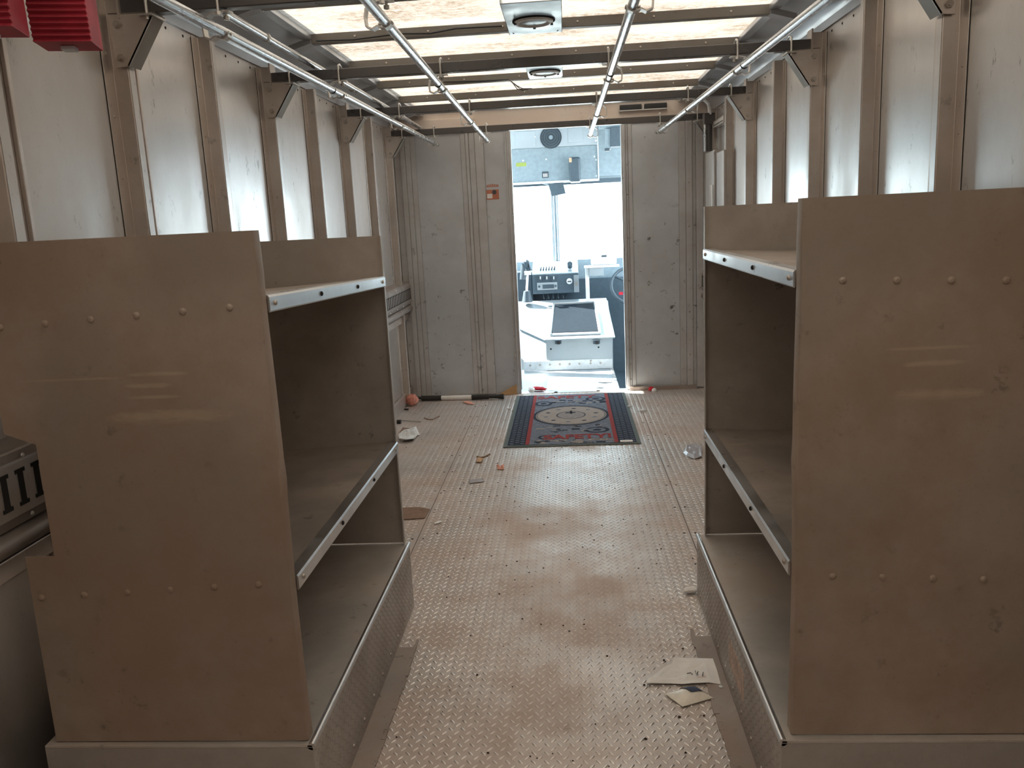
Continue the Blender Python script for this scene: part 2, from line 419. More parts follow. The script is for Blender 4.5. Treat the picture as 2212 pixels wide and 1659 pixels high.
# ---- rear roll-up door behind the viewer
rd = thing('wall_rear', (0, YR, 0), 'closed roll-up door slats at the back of the van', 'wall', kind='structure')
for k in range(9):
    B('slat', 'rear', rd, XL, XR, YR - .03, YR, k * .225, k * .225 + .221, bevel=.003)

# ---- ceiling
ce = thing('ceiling', (0, 0, ZR), 'van roof of stained translucent panels between steel bows', 'ceiling', kind='structure')
bows = [.0, .565] + RY
yb = [YR] + bows + [YB]
for i in range(len(yb) - 1):
    a = yb[i] + (.0 if i == 0 else .004); b = yb[i + 1] - (.0 if i == len(yb) - 2 else .004)
    MB().add([(SXL, a, ZR), (SXR, a, ZR), (SXR, b, ZR), (SXL, b, ZR)], [(3, 2, 1, 0)]).build('skylight_panel', 'sky', ce)
for y in bows:
    m = MB().prism([(SXL - .02, y - .022, ZR - .0005), (SXL - .02, y + .022, ZR - .0005), (SXL - .02, y + .022, ZR - .036), (SXL - .02, y - .016, ZR - .036)], (SXR - SXL + .04, 0, 0))
    bw = m.build('roof_bow', 'bow', ce, bevel=.002)
    for x in np.arange(-.8, .7, .29):
        rivet(ce, (float(x), y - .020, ZR - .018), (0, -1, 0), .005, .002, 'steel')
    for X, s, E in ((XL, 1, SXL), (XR, -1, SXR)):    # bow feet on the coves
        MB().prism([(E, y - .03, ZR - .036), (E, y + .03, ZR - .036), (E - s * .10, y + .02, ZR - .062), (E - s * .10, y - .02, ZR - .062)], (0, 0, .022)).build('bow_foot', 'cove', ce)
for X, s, E in ((XL, 1, SXL), (XR, -1, SXR)):
    pts = []
    for k in range(9):
        t = k / 8; a = t * math.pi / 2
        pts.append((X + (E - X) * (1 - math.cos(a)), ZW + .02 + (ZR - .004 - ZW - .02) * math.sin(a)))
    m = MB()
    n = len(pts)
    v = [(x, y, z) for y in (YR, YB + .02) for x, z in pts] + [(x - s * .0, y, z + .006) for y in (YR, YB + .02) for x, z in pts]
    f = [(i, i + 1, n + i + 1, n + i) for i in range(n - 1)] + [(2 * n + i, 2 * n + i + 1, 3 * n + i + 1, 3 * n + i) for i in range(n - 1)]
    m.add(v, f); m.build('cove_panel', 'cove', ce, True)
    B('skylight_rail', 'cove', ce, *sorted((E - s * .035, E + s * .004)), YR, YB, ZR - .022, ZR - .001, bevel=.003)
    B('roof_edge', 'cove', ce, *sorted((X - s * .04, E)), YR, YB + .02, ZR + .008, ZR + .02)

# ---- bulkhead with doorway
DL, DR, DZ = -.375, .402, 1.86
bk = thing('wall_front', (0, YB, 0), 'grey sheet metal bulkhead with an open doorway to the cab', 'wall', kind='structure')
B('bulkhead_sheet', 'bulk', bk, XL, DL, YB, YB + .03, 0, 1.875)
B('bulkhead_sheet', 'bulk', bk, DR, XR, YB, YB + .03, 0, 1.875)
B('header_panel', 'header', bk, XL, XR, YB, YB + .03, 1.875, ZR)
B('header_lip', 'header', bk, -.62, XR, YB - .015, YB, 1.875, 1.89)
B('header_side_cover', 'header', bk, -1.15, -.62, YB - .03, YB, 1.88, ZR - .045, bevel=.003)
# vertical strips as (x0, x1, proud)
for a, b, d in ((-1.198, -1.150, .012), (-1.150, -1.118, .030), (-1.116, -1.082, .016), (-1.080, -1.045, .008), (-.722, -.688, .008), (-.686, -.665, .018), (-.662, -.622, .010), (-.620, -.560, .020),
                (.408, .424, .020), (.426, .440, .010), (.443, .468, .014), (.790, .835, .010), (.837, .880, .022), (.882, .905, .008), (.907, .955, .026), (.957, .998, .012)):
    B('bulkhead_strip', 'strip', bk, a, b, YB - d, YB, .012, 1.872, bevel=.0015)
B('bulkhead_panel', 'bulk', bk, -1.043, -.724, YB - .005, YB, .014, 1.87)
B('bulkhead_panel', 'bulk', bk, -.558, DL - .035, YB - .006, YB, .014, 1.87)
B('bulkhead_panel', 'bulk', bk, .470, .788, YB - .005, YB, .014, 1.87)
B('kick_strip', 'grime', bk, .42, .90, YB - .035, YB - .027, 0, .028)
B('door_track', 'lip', bk, DL - .034, DL - .024, YB - .02, YB + .03, .012, 1.87)
B('door_track', 'strip', bk, DL - .023, DL - .009, YB - .012, YB + .03, .012, 1.87)
B('door_track', 'lip', bk, DL - .008, DL + .006, YB - .006, YB + .06, .03, 1.87)
B('door_jamb', 'lip', bk, DR - .006, DR + .006, YB - .008, YB + .06, .012, 1.87)
for z in (.08, .19, .30, .5, .8, 1.1, 1.4):
    rivet(bk, (.432, YB - .010, z), (0, -1, 0), .007, .004, 'steel'); rivet(bk, (.857, YB - .022, z + .06), (0, -1, 0), .006, .004, 'steel')
for x, z in ((.515, .865), (.735, .870), (.515, .505), (.735, .51)):
    rivet(bk, (x, YB - .005, z), (0, -1, 0), .008, .004, 'lip')
for x in (-.08, 0., -1.0, -.9, .3):
    rivet(bk, (x, YB - .015, 1.885), (0, -1, 0), .006, .004, 'steel')
B('threshold', 'lip', bk, DL, DR, YB - .03, YB + .05, 0, .004)
for x in (-.12, .19):
    B('threshold_clip', 'dark', bk, x - .012, x + .012, YB - .028, YB - .008, .004, .008)

# ------------------------------------------------------------------ wheel boxes
def wheel_box(X, s, E, y0, y1, H, label):
    w = thing('wheel_box', ((X + E) / 2, y0, 0), label, 'wheel box', 'wheel boxes under the shelves')
    x0, x1 = sorted((X + s * .064, E))
    B('top_plate', 'boxtop', w, x0, x1, y0, y1, H - .006, H, bevel=.001)
    sx = sorted((E - s * .006, E))
    sd = B('side_plate', 'boxtread', w, *sx, y0 + .006, y1 - .006, 0, H - .006)
    lugs('side_tread_lugs', 'boxtread', sd, (E, y0, .0), (0, 1, 0), (0, 0, 1), (s, 0, 0), y1 - y0, H - .006, .027, .0265, .017, .005, .0016)
    ed = B('end_plate', 'boxtread', w, x0, x1, y0, y0 + .006, 0, H - .006)
    lugs('end_tread_lugs', 'boxtread', ed, (x0, y0, .0), (1, 0, 0), (0, 0, 1), (0, -1, 0), x1 - x0, H - .04, .027, .0265, .017, .005, .0016)
    B('end_plate', 'boxtread', w, x0, x1, y1 - .006, y1, 0, H - .006)
    MB().tube([(E - s * .003, y0, H - .004), (E - s * .003, y1, H - .004)], .008, 10).build('edge_trim', 'lip', w, True)
    fm = MB().box(*sorted((E, E + s * .050)), y0 - .15, y1 - .28, 0, .004)
    fm.build('floor_flange', 'grime', w, bevel=.001)
    cm = MB()
    for k in range(30):
        y = y0 - .15 + (y1 - y0 - .13) * k / 29
        cm.box(*sorted((E + s * (.049 + random.uniform(-.002, .001)), E + s * (.058 + random.uniform(-.002, .004)))), y, y + .046, 0, .004 + random.random() * .002)
    cm.build('sealant_bead', 'grime', w)
    for k in range(10):
        rivet(w, (E + s * .0005, y0 + .06 + k * .108, .035), (s, 0, 0), .005, .003, 'steel')
    return w
BL, BR, HL, HR = -.559, .395, .229, .219
wbl = wheel_box(XL, 1, BL, 1.508, 2.595, HL, 'tread plate wheel box under the shelf unit by the left wall')
wbr = wheel_box(XR, -1, BR, 1.530, 2.640, HR, 'tread plate wheel box under the shelf unit by the right wall')
# lighter lug-patterned sticker remnant on the right box
B('paint_patch', 'scraped', wbr, BR - .0008, BR, 1.89, 2.08, .075, .150)

# ------------------------------------------------------------------ shelf units
def shelf_unit(s, XF, XB, y0, y1, zb, zt0, zt1, zs_near, zs_far, z2, rv, mat, label, notch):
    root = thing('shelf_unit', ((XF + XB) / 2, y0, zb), label, 'shelf unit', 'metal shelf units over the wheel boxes')
    for k, (y, zt) in enumerate(((y0, zt0), (y1, zt1))):
        d = .003 if k == 0 else -.003
        zb_ = zb + .003
        if notch:
            P = [(XF, zb_), (XB, zb_), (XB, .648), (XB + s * .062, .648), (XB + s * .062, .882), (XB, .905), (XB, zt), (XF, zt)]
        else:
            P = [(XF, zb_), (XB, zb_), (XB, zt), (XF, zt)]
        P = [(x, y, z) for x, z in P]
        if k: mat = 'shelf_in'
        pn = MB().prism(P, (0, d, 0)).build('side_panel', mat, root)
        # bent front flange, slightly dented on the near panel
        m = MB(); n = 26
        for i in range(n + 1):
            t = i / n; z = zb_ + (zt - zb_) * t
            dent = (.006 * math.exp(-((z - .78) / .02) ** 2) + .004 * math.exp(-((z - 1.2) / .05) ** 2) + .003 * math.sin(z * 9)) if k == 0 else .001 * math.sin(z * 8)
            fx = XF + s * (.002 + dent * .5)
            dy = (.030 if k == 0 else -.022)
            m.v += [(XF, y, z), (fx, y + (.004 if k == 0 else -.004), z), (fx, y + dy, z), (fx - s * .003, y + dy, z), (XF - s * .003, y + d, z)]
        m.f = [(5 * i + a, 5 * i + (a + 1) % 5, 5 * i + 5 + (a + 1) % 5, 5 * i + 5 + a) for i in range(n) for a in range(5)] + [(0, 1, 2, 3, 4), tuple(5 * n + q for q in (4, 3, 2, 1, 0))]
        m.build('edge_flange', mat, pn, True)
        if k == 0:
            for X0, dx, z0, cnt in rv:
                for q in range(cnt):
                    rivet(pn, (X0 + dx * q, y, z0 - .004 * q), (0, -1, 0), .0075, .004, mat)
    for zn, zf in ((zs_near, zs_far), (z2, z2)):
        ya, yb_ = y0 + .004, y1 - .004
        drop = .024
        sh = MB().hexa([(XF, ya, zn - .006), (XB + s * .07, ya, zn - .006 - drop), (XB + s * .07, yb_, zf - .006 - drop), (XF, yb_, zf - .006),
                        (XF, ya, zn - .003), (XB + s * .07, ya, zn - .003 - drop), (XB + s * .07, yb_, zf - .003 - drop), (XF, yb_, zf - .003)]).build('shelf', 'shelf', root)
        ya += .03
        ang = [(XF - s * .022, 0), (XF + s * .003, 0), (XF + s * .006, -.004), (XF + s * .006, -.030), (XF + s * .003, -.033), (XF + s * .001, -.030), (XF + s * .001, -.005), (XF - s * .022, -.003)]
        m = MB(); q = len(ang)
        m.v = [(x, ya, zn + z) for x, z in ang] + [(x, yb_ - .012, zf + z) for x, z in ang]
        m.f = [(i, (i + 1) % q, q + (i + 1) % q, q + i) for i in range(q)] + [tuple(range(q)), tuple(range(q, 2 * q))]
        m.build('edge_lip', 'lip', sh)
        for t in (.03, .33, .66, .96):
            rivet(sh, (XF + s * .006, ya + (yb_ - .012 - ya) * t, zn + (zf - zn) * t - .016), (s, 0, 0), .006, .004, 'dark' if t in (.33, .66) else 'steel', 'screw')
        B('back_stop', 'shelf', sh, *sorted((XB + s * .068, XB + s * .072)), y0 + .004, y1 - .004, min(zn, zf) - .03, min(zn, zf) + .03)
    return root
shelf_unit(1, -.574, -1.116, 1.519, 2.594, HL, 1.274, 1.240, 1.152, 1.116, .583,
           ((-.633, -.0908, 1.135, 6), (-.639, -.0912, .580, 6)), 'shelf_l', 'brown dusty metal shelf unit against the left wall of the van', True)
shelf_unit(-1, .421, .94, 1.547, 2.636, HR, 1.283, 1.280, 1.154, 1.154, .583,
           ((.494, .095, 1.134, 5), (.491, .0943, .563, 5)), 'shelf_r', 'brown dusty metal shelf unit against the right wall of the van', False)

# ------------------------------------------------------------------ cargo beams with gussets
PIPES = [((-.893, 1.0), (-.858, 5.85), 1), ((-.430, 1.0), (-.509, 5.79), 1), ((.192, 1.0), (.177, 5.70), -1), ((.715, 1.0), (.635, 5.72), -1)]
def pipe_x(p, y):
    (xa, ya), (xb, yb_), _ = p
    return xa + (xb - xa) * (y - ya) / (yb_ - ya)
ZP = 1.790; RP = .0135
ZB0, ZB1 = 1.847, 1.886
blab = ['dark square cross beam nearest the viewer, at the top edge of the photo', 'dark square cross beam between the two round ceiling lights',
        'dark square cross beam just beyond the farther ceiling light', 'dark square cross beam directly in front of the bulkhead header']
for y, lb in zip(BY, blab):
    bm_ = thing('cross_beam', (-.1, y, ZB0), lb, 'beam', 'ceiling cross beams')
    B('beam_tube', 'beam', bm_, XL + .050, XR - .050, y - .020, y + .020, ZB0, ZB1, bevel=.003)
    for X, s in ((XL, 1), (XR, -1)):
        x0 = X + s * .018; yg = y - .024
        poly = [(x0, yg, ZB0 + .002), (x0 + s * .125, yg, ZB0 - .002), (x0 + s * .040, yg, ZB0 - .130), (x0 + s * .004, yg, ZB0 - .132)]
        gs = MB().prism(poly, (0, .004, 0)).build('gusset', 'rib', bm_, bevel=.001)
        a, b_ = Vector(poly[1]), Vector(poly[2])
        MB().prism([a, b_, b_ + Vector((0, .062, 0)), a + Vector((0, .062, 0))], (-s * .004, 0, .003)).build('gusset_flange', 'bow', gs)
        MB().prism([(x0, yg, ZB0 + .002), (x0 + s * .125, yg, ZB0 - .002), (x0 + s * .125, yg + .05, ZB0 - .002), (x0, yg + .05, ZB0)], (0, 0, .003)).build('gusset_top', 'bow', gs)
        B('beam_end_clip', 'rib', bm_, *sorted((X + s * .046, X + s * .052)), y - .03, y + .03, ZB0 - .01, ZB1 + .035)
        for dz in (.025, .108):
            shared('gbolt', 'bolt', lambda: MB().tube([(0, 0, 0), (0, -.007, 0)], .010, 6).tube([(0, -.006, 0), (0, -.011, 0)], .006, 8), 'steel', (x0 + s * .022, yg, ZB0 - dz), gs)
        # u-bolt over the beam at the gusset tip
        xu = x0 + s * .108
        MB().tube([(xu, y - .028, ZB0 - .018), (xu, y - .028, ZB1 + .010), (xu, y, ZB1 + .018), (xu, y + .028, ZB1 + .010), (xu, y + .028, ZB0 - .018)], .004, 8).build('u_bolt', 'zinc', bm_, True)
        B('clamp_plate', 'zinc', bm_, xu - .018, xu + .018, y - .04, y + .04, ZB0 - .010, ZB0 - .005)

plab = ['galvanized ceiling tube on the far left, above the left shelf unit', 'galvanized ceiling tube left of the round ceiling lights',
        'galvanized ceiling tube right of the round ceiling lights', 'galvanized ceiling tube on the far right, above the right shelf unit']
for p, lb in zip(PIPES, plab):
    (xa, ya), (xb, yb_), sd = p
    t = thing('hanging_tube', (xa, ya, ZP), lb, 'tube', 'galvanized tubes hung from the cross beams')
    n = 24
    pts = [(xa + (xb - xa) * i / n, ya + (yb_ - ya) * i / n, ZP) for i in range(n + 1)]
    tb = MB().tube(pts, RP, 18).build('tube', 'galv', t, True)
    d = Vector((xb - xa, yb_ - ya, 0)).normalized()
    MB().tube([Vector((xb, yb_, ZP)) + d * -.004, Vector((xb, yb_, ZP)) + d * .003], RP * .86, 16).build('tube_bore', 'dark', t)
    MB().tube([Vector((pipe_x(p, 3.30), 3.30, ZP - .002)), Vector((pipe_x(p, 3.304), 3.304, ZP - .002))], RP * 1.06, 18).build('joint_ring', 'dark', t)
    for y in BY:
        x = pipe_x(p, y)
        hg = MB().tube([(x, y - .027, ZB0 - .020), (x, y - .027, ZB1 + .010), (x, y, ZB1 + .018), (x, y + .027, ZB1 + .010), (x, y + .027, ZB0 - .020)], .004, 8).build('u_bolt', 'zinc', t, True)
        o = -sd
        MB().strap([(x + o * -.024, y, ZB0 - .006), (x + o * .010, y, ZB0 - .006), (x + o * .030, y, ZB0 - .010), (x + o * .048, y, ZB0 - .024), (x + o * .052, y, ZP + .012), (x + o * .050, y, ZP - .010),
                    (x + o * .034, y, ZP - .017), (x + o * .020, y, ZP - .010), (x + o * .014, y, ZP - .013), (x, y, ZP - .0165), (x - o * .012, y, ZP - .011), (x - o * .018, y, ZP)], .030, .004).build('hanger_strap', 'zinc', t)
        for dy in (-.027, .027):
            shared('hnut', 'nut', lambda: MB().tube([(0, 0, 0), (0, 0, -.009)], .008, 6), 'zinc', (x, y + dy, ZB0 - .010), t)
        shared('hbolt', 'bolt', lambda: MB().tube([(-.02, 0, 0), (.02, 0, 0)], .004, 8), 'zinc', (x, y, ZP - .004), t)
cd = thing('conduit', (-.972, 2.4, 1.902), 'thin bright conduit running beside the left skylight edge', 'conduit')
MB().tube([(-.972, 2.30, 1.900), (-.976, 3.0, 1.902), (-.972, 3.6, 1.904), (-.96, 4.68, 1.902), (-.96, 5.98, 1.902)], .0125, 14).build('conduit_tube', 'galv', cd, True)
for y in (2.42, 2.88, 4.02, 5.2):
    MB().tube([(-.974, y, 1.902), (-.974, y + .012, 1.902)], .0155, 14).build('conduit_coupling', 'zinc', cd, True)

# ------------------------------------------------------------------ dome lights
for y0, y1, xa, xb, lb in ((2.965, 3.452, -.196, .010, 'grey plate with round ceiling light nearer the viewer'), (4.09, 4.535, -.168, .008, 'grey plate with round ceiling light between the farther cross beams')):
    d = thing('dome_light', ((xa + xb) / 2, (y0 + y1) / 2, ZR), lb, 'ceiling light', 'round dome lights on plates')
    zc = ZR - .046
    m = MB().box(xa, xb, y0, y1, zc, zc + .003).box(xa, xa + .003, y0, y1, zc, zc + .03).box(xb - .003, xb, y0, y1, zc, zc + .03)
    m.build('mount_plate', 'plate', d, bevel=.001)
    cx, cy = (xa + xb) / 2, (y0 + y1) / 2 + .02
    ring = MB(); n = 36
    for k in range(n):
        a = 2 * math.pi * k / n
        for r, z in ((.072, 0), (.070, -.010), (.058, -.013), (.052, -.004)):
            ring.v.append((cx + r * math.cos(a), cy + r * math.sin(a), zc + z))
    ring.f = [(4 * k + i, 4 * ((k + 1) % n) + i, 4 * ((k + 1) % n) + i + 1, 4 * k + i + 1) for k in range(n) for i in range(3)]
    ring.build('lens_ring', 'white', d, True)
    MB().tube([(cx, cy, zc - .0035), (cx, cy, zc - .001)], .078, 36).build('gasket', 'dark', d)
    MB().tube([(cx, cy, zc - .008), (cx, cy, zc - .003)], [.044, .053], 32).build('lens', 'plate', d, True)
    for a in (.3, 1.57, 3.4):
        B('lens_clip', 'black', d, cx + .068 * math.cos(a) - .005, cx + .068 * math.cos(a) + .005, cy + .068 * math.sin(a) - .005, cy + .068 * math.sin(a) + .005, zc - .016, zc - .008)
    for k in (-1, 1):
        rivet(d, (cx + k * .085, y1 - .03, zc), (0, 0, -1), .004, .002, 'dark')
# loose wires hanging at the second light
lw = thing('loose_wires', (-.26, 4.33, 1.97), 'loose thin black wires dangling beside the farther ceiling light', 'wires')
for k in range(3):
    MB().tube([(-.62, 4.585, 1.995), (-.40, 4.585, 1.985 + .002 * k), (-.27, 4.50, 1.975), (-.245 + .01 * k, 4.45, 1.945 - .006 * k), (-.225 + .014 * k, 4.43, 1.915), (-.19 + .02 * k, 4.43, 1.905 + .004 * k)], .0022, 6).build('wire', 'black', lw, True)
wz = thing('roof_wire', (-.6, 3.41, 1.99), 'black wire sagging along the roof bow before the nearer ceiling light', 'wire')
MB().tube([(-.95, 3.405, 1.990), (-.80, 3.405, 1.986), (-.62, 3.402, 1.996), (-.50, 3.404, 1.990), (-.40, 3.404, 2.002), (-.22, 3.404, 2.000)], .0035, 6).build('wire', 'black', wz, True)

# ------------------------------------------------------------------ header twin lamp
sp = thing('twin_lamp', (.55, YB - .03, 1.96), 'black twin lamp box with silver lower edge on the header', 'lamp')
for xa, xb in ((.392, .540), (.560, .712)):
    bx = B('lamp_body', 'black', sp, xa, xb, YB - .035, YB - .001, 1.962, 1.998, bevel=.004)
    B('lamp_edge', 'lip', bx, xa - .004, xb + .004, YB - .039, YB - .002, 1.955, 1.962, bevel=.002)
MB().prism([(.541, YB - .03, 1.957), (.559, YB - .03, 1.957), (.550, YB - .03, 1.995)], (0, .028, 0)).build('lamp_divider', 'lip', sp)

# ------------------------------------------------------------------ wheel chocks hanging top left
def chock(loc, rz, label, H=.24):
    t = thing('wheel_chock', loc, label, 'wheel chock', 'red wheel chocks hung on the left wall')
    # ridged wedge: profile in (depth, height), extruded sideways
    W = .105; n = 22
    front = []
    for k in range(n + 1):
        z = H * k / n; d = -.035 - .035 * (k / n)
        front += [(d, z)] if k == 0 else [(d + .009, z - H / n * .45), (d, z)]
    prof = front + [(.045, H), (.060, .0)]
    m = MB().prism([(-W / 2, d, z) for d, z in prof], (W, 0, 0))
    c, s = math.cos(rz), math.sin(rz)
    m.v = [(loc[0] + x * c - y * s, loc[1] + x * s + y * c, loc[2] + z) for x, y, z in m.v]
    m.build('chock_body', 'chock', t, bevel=.002)
    h = MB().box(-W * .12, W * .12, .0, .03, -.008, -.001)
    h.v = [(loc[0] + x * c - y * s, loc[1] + x * s + y * c, loc[2] + z) for x, y, z in h.v]
    h.build('holder_tab', 'lip', t)
    return t
pc = at(133, 100, Y=1.66); chock((pc.x, 1.68, pc.z + .006), .28, 'red ridged wheel chock seen whole at the upper left')
pc = at(-14, 66, Y=1.52); chock((pc.x, 1.50, pc.z - .004), .28, 'red ridged wheel chock cut off by the upper left photo corner')
ch = thing('chock_holder', (-1.15, 1.6, 1.70), 'aluminium holder bar behind the red wheel chocks', 'holder')
B('holder_bar', 'lip', ch, XL + .046, XL + .052, 1.40, 1.86, 1.72, 1.75); B('holder_back', 'rib', ch, XL + .048, XL + .060, 1.42, 1.84, 1.75, 1.86)

# ------------------------------------------------------------------ right wall fittings near the bulkhead
wp = thing('wiper_duct', (.93, 5.6, 1.6), 'dark vertical duct with pale elbow on the right wall near the bulkhead', 'duct')
MB().tube([(.930, 5.62, 1.635), (.930, 5.62, 1.86)], .022, 14).build('duct_tube', 'beam', wp, True)
MB().tube([(.903, 5.60, 1.635), (.903, 5.60, 1.80)], .008, 10).build('duct_rod', 'galv', wp, True)
MB().strap([(.86, 5.60, 1.945), (.90, 5.60, 1.950), (.925, 5.60, 1.925), (.935, 5.60, 1.86)], .035, .012).build('elbow', 'cabwhite', wp)
B('duct_collar', 'beam', wp, .895, .965, 5.585, 5.655, 1.80, 1.87, bevel=.004)
sr = thing('slotted_rail', (.975, 5.4, 1.8), 'horizontal slotted rail on the right wall beside the dark duct', 'rail')
B('rail_bar', 'rib', sr, .952, .994, 5.24, 5.60, 1.775, 1.815, bevel=.002)
for k in range(8): B('rail_slot', 'dark', sr, .9505, .952, 5.26 + k * .042, 5.285 + k * .042, 1.783, 1.790)
jb = thing('junction_cover', (.94, 5.45, 1.1), 'tall grey metal cover on the right wall below the dark duct', 'cover')
B('cover_box', 'wall', jb, .926, .951, 5.40, 5.73, 1.0, 1.63, bevel=.003)
B('cover_side', 'wall', jb, .936, .951, 5.14, 5.395, 1.0, 1.61, bevel=.003)
B('cover_edge', 'lip', jb, .921, .927, 5.39, 5.40, 1.0, 1.62)
B('inner_cover', 'rib', jb, .916, .926, 5.42, 5.53, 1.0, 1.42, bevel=.002)

# ------------------------------------------------------------------ stickers and cardboard on the bulkhead
st = thing('warning_sticker', (-.51, YB, 1.45), 'small orange and white sticker on the bulkhead', 'sticker')
B('sticker_face', 'orange', st, -.556, -.468, YB - .0075, YB - .006, 1.412, 1.480)
B('sticker_white', 'paper', st, -.552, -.515, YB - .0085, YB - .0075, 1.420, 1.452)
MB().tube([(-.50, YB - .0075, 1.462), (-.50, YB - .0085, 1.462)], .016, 18).build('sticker_dot', 'ink', st)
s2 = thing('torn_sticker', (-.51, YB, 1.51), 'torn orange sticker strip above the orange and white sticker', 'sticker')
for k in range(7):
    x = -.553 + k * .0125
    MB().prism([(x, YB - .0065, 1.497), (x + .010, YB - .0065, 1.498), (x + .009, YB - .0065, 1.512 + .008 * random.random()), (x + .002, YB - .0065, 1.514 + .006 * random.random())], (0, -.001, 0)).build('sticker_shred', 'orange', s2)
s3 = thing('faded_label', (-.51, YB, 1.6), 'faded grey rectangular label above the torn sticker', 'label')
B('label_face', 'bulk', s3, -.555, -.47, YB - .0075, YB - .006, 1.555, 1.618)
cb = thing('cardboard_piece', (-.45, YB - .01, 0), 'tan cardboard triangle leaning at the bulkhead foot by the doorway', 'cardboard')
MB().prism([(-.545, YB - .045, .004), (-.405, YB - .045, .004), (-.405, YB - .032, .075), (-.44, YB - .032, .062)], (0, .004, 0)).build('cardboard_sheet', 'cardt', cb)

# ------------------------------------------------------------------ floor mat
mt = thing('floor_mat', (-.012, 5.23, 0), 'dark printed safety floor mat in front of the doorway', 'mat')
mx0, mx1, my0, my1, mz = -.402, .376, 4.548, 5.925, .009
B('mat_base', 'matg', mt, mx0, mx1, my0, my1, .0022, mz - .003, bevel=.001)
B('mat_pile', 'matt', mt, mx0 + .022, mx1 - .022, my0 + .022, my1 - .022, .004, mz)
for a, b in ((mx0 + .024, mx0 + .125), (mx1 - .125, mx1 - .024)):
    B('tread_border', 'matb', mt, a, b, my0 + .026, my1 - .026, .004, mz + .0006)
    tm = MB()
    for i in range(3):
        for j in range(30):
            x = a + .010 + i * .031; y = my0 + .05 + j * .0435 + (.02 if i % 2 else 0); sl = .010 if i % 2 else -.010
            tm.add([(x, y, mz + .0009), (x + .022, y + sl, mz + .0009), (x + .022, y + sl + .012, mz + .0009), (x, y + .012, mz + .0009)], [(0, 1, 2, 3)])
    o = tm.build('printed_tread_marks', 'matt', mt); o['kind'] = 'stuff'
for a, b in ((mx0 + .125, mx0 + .148), (mx1 - .148, mx1 - .125)):
    B('red_stripe', 'matr', mt, a, b, my0 + .026, my1 - .026, .004, mz + .0008)
def flat_ring(cx, cy, r0, r1, z, name, mat, sq=1., n=48):
    m = MB()
    for k in range(n):
        a = 2 * math.pi * k / n
        m.v += [(cx + r0 * math.cos(a), cy + sq * r0 * math.sin(a), z), (cx + r1 * math.cos(a), cy + sq * r1 * math.sin(a), z)]
    m.f = [(2 * k, 2 * k + 1, 2 * ((k + 1) % n) + 1, 2 * ((k + 1) % n)) for k in range(n)]
    return m.build(name, mat, mt)
def text(body, x, y, size, mat, z, parent, name, rot=0, sx=1., sy=1., align='CENTER', bold=.0):
    c = bpy.data.curves.new(name, 'FONT'); c.body = body; c.size = size; c.align_x = align; c.align_y = 'CENTER'; c.offset = bold; c.extrude = .0004
    o = bpy.data.objects.new(name, c); col.objects.link(o); c.materials.append(M[mat])
    bpy.context.view_layer.update()
    me = bpy.data.meshes.new_from_object(o.evaluated_get(bpy.context.evaluated_depsgraph_get()))
    bpy.data.objects.remove(o); o = bpy.data.objects.new(name, me); col.objects.link(o)
    o.location = Vector((x, y, z)) - parent_loc(parent); o.rotation_euler = (0, 0, rot); o.scale = (sx, sy, 1); o.parent = parent
    return o
mcx, mcy = -.013, 5.26
flat_ring(mcx, mcy, .0, .247, mz + .0007, 'tyre_disc', 'matb', 1.1); flat_ring(mcx, mcy, .095, .228, mz + .0011, 'wheel_ring', 'matc', 1.1)
flat_ring(mcx, mcy, .218, .222, mz + .0015, 'ring_line', 'matb', 1.1); flat_ring(mcx, mcy, 0, .088, mz + .0012, 'hub_disc', 'matl', 1.1)
for k in range(10):
    a = k * 2 * math.pi / 10 + .2
    flat_ring(mcx + .165 * math.cos(a), mcy + .18 * math.sin(a), 0, .016, mz + .0016, 'wheel_hole', 'matt' if k % 2 else 'matb', .8, 14)
B('valve_mark', 'matb', mt, mcx - .005, mcx + .008, mcy + .03, mcy + .12, mz, mz + .0017); B('valve_mark', 'matb', mt, mcx - .035, mcx + .03, mcy + .055, mcy + .075, mz, mz + .0017)
text('SAFETY!', mcx + .035, my0 + .165, .122, 'matr', mz + .0016, mt, 'red_lettering', 0, .92, 1.05, bold=.004)
text('SAFETY', mcx - .03, my1 - .12, .125, 'matr', mz + .0016, mt, 'red_lettering', 0, 1., 1., bold=.003)
pr_ = random.Random(3)
for k in range(90):     # grey mechanical print between the lettering and the wheel
    x = pr_.uniform(mx0 + .165, mx1 - .19); y = pr_.choice([pr_.uniform(my0 + .27, my0 + .43), pr_.uniform(my0 + .03, my0 + .10), pr_.uniform(my1 - .36, my1 - .19)])
    w_ = pr_.uniform(.015, .055); h_ = pr_.uniform(.008, .03)
    B('print_mark', pr_.choice(['matb', 'matb', 'matc', 'matl']), mt, x, x + w_, y, y + h_, mz, mz + .0007 + .0001 * (k % 4))
for x, y, r, sq in ((-.20, 5.62, .06, 1.2), (.14, 4.86, .075, .9), (-.15, 4.72, .06, .9), (.16, 5.72, .07, 1.)):
    flat_ring(x, y, 0, r, mz + .0009, 'print_gear', 'matb', sq, 24)
    flat_ring(x, y, r * .35, r * .7, mz + .0012, 'print_gear', 'matt', sq, 24)
B('mat_tag', 'paper', mt, mx1 - .115, mx1 - .045, my0 + .024, my0 + .06, mz, mz + .0015)

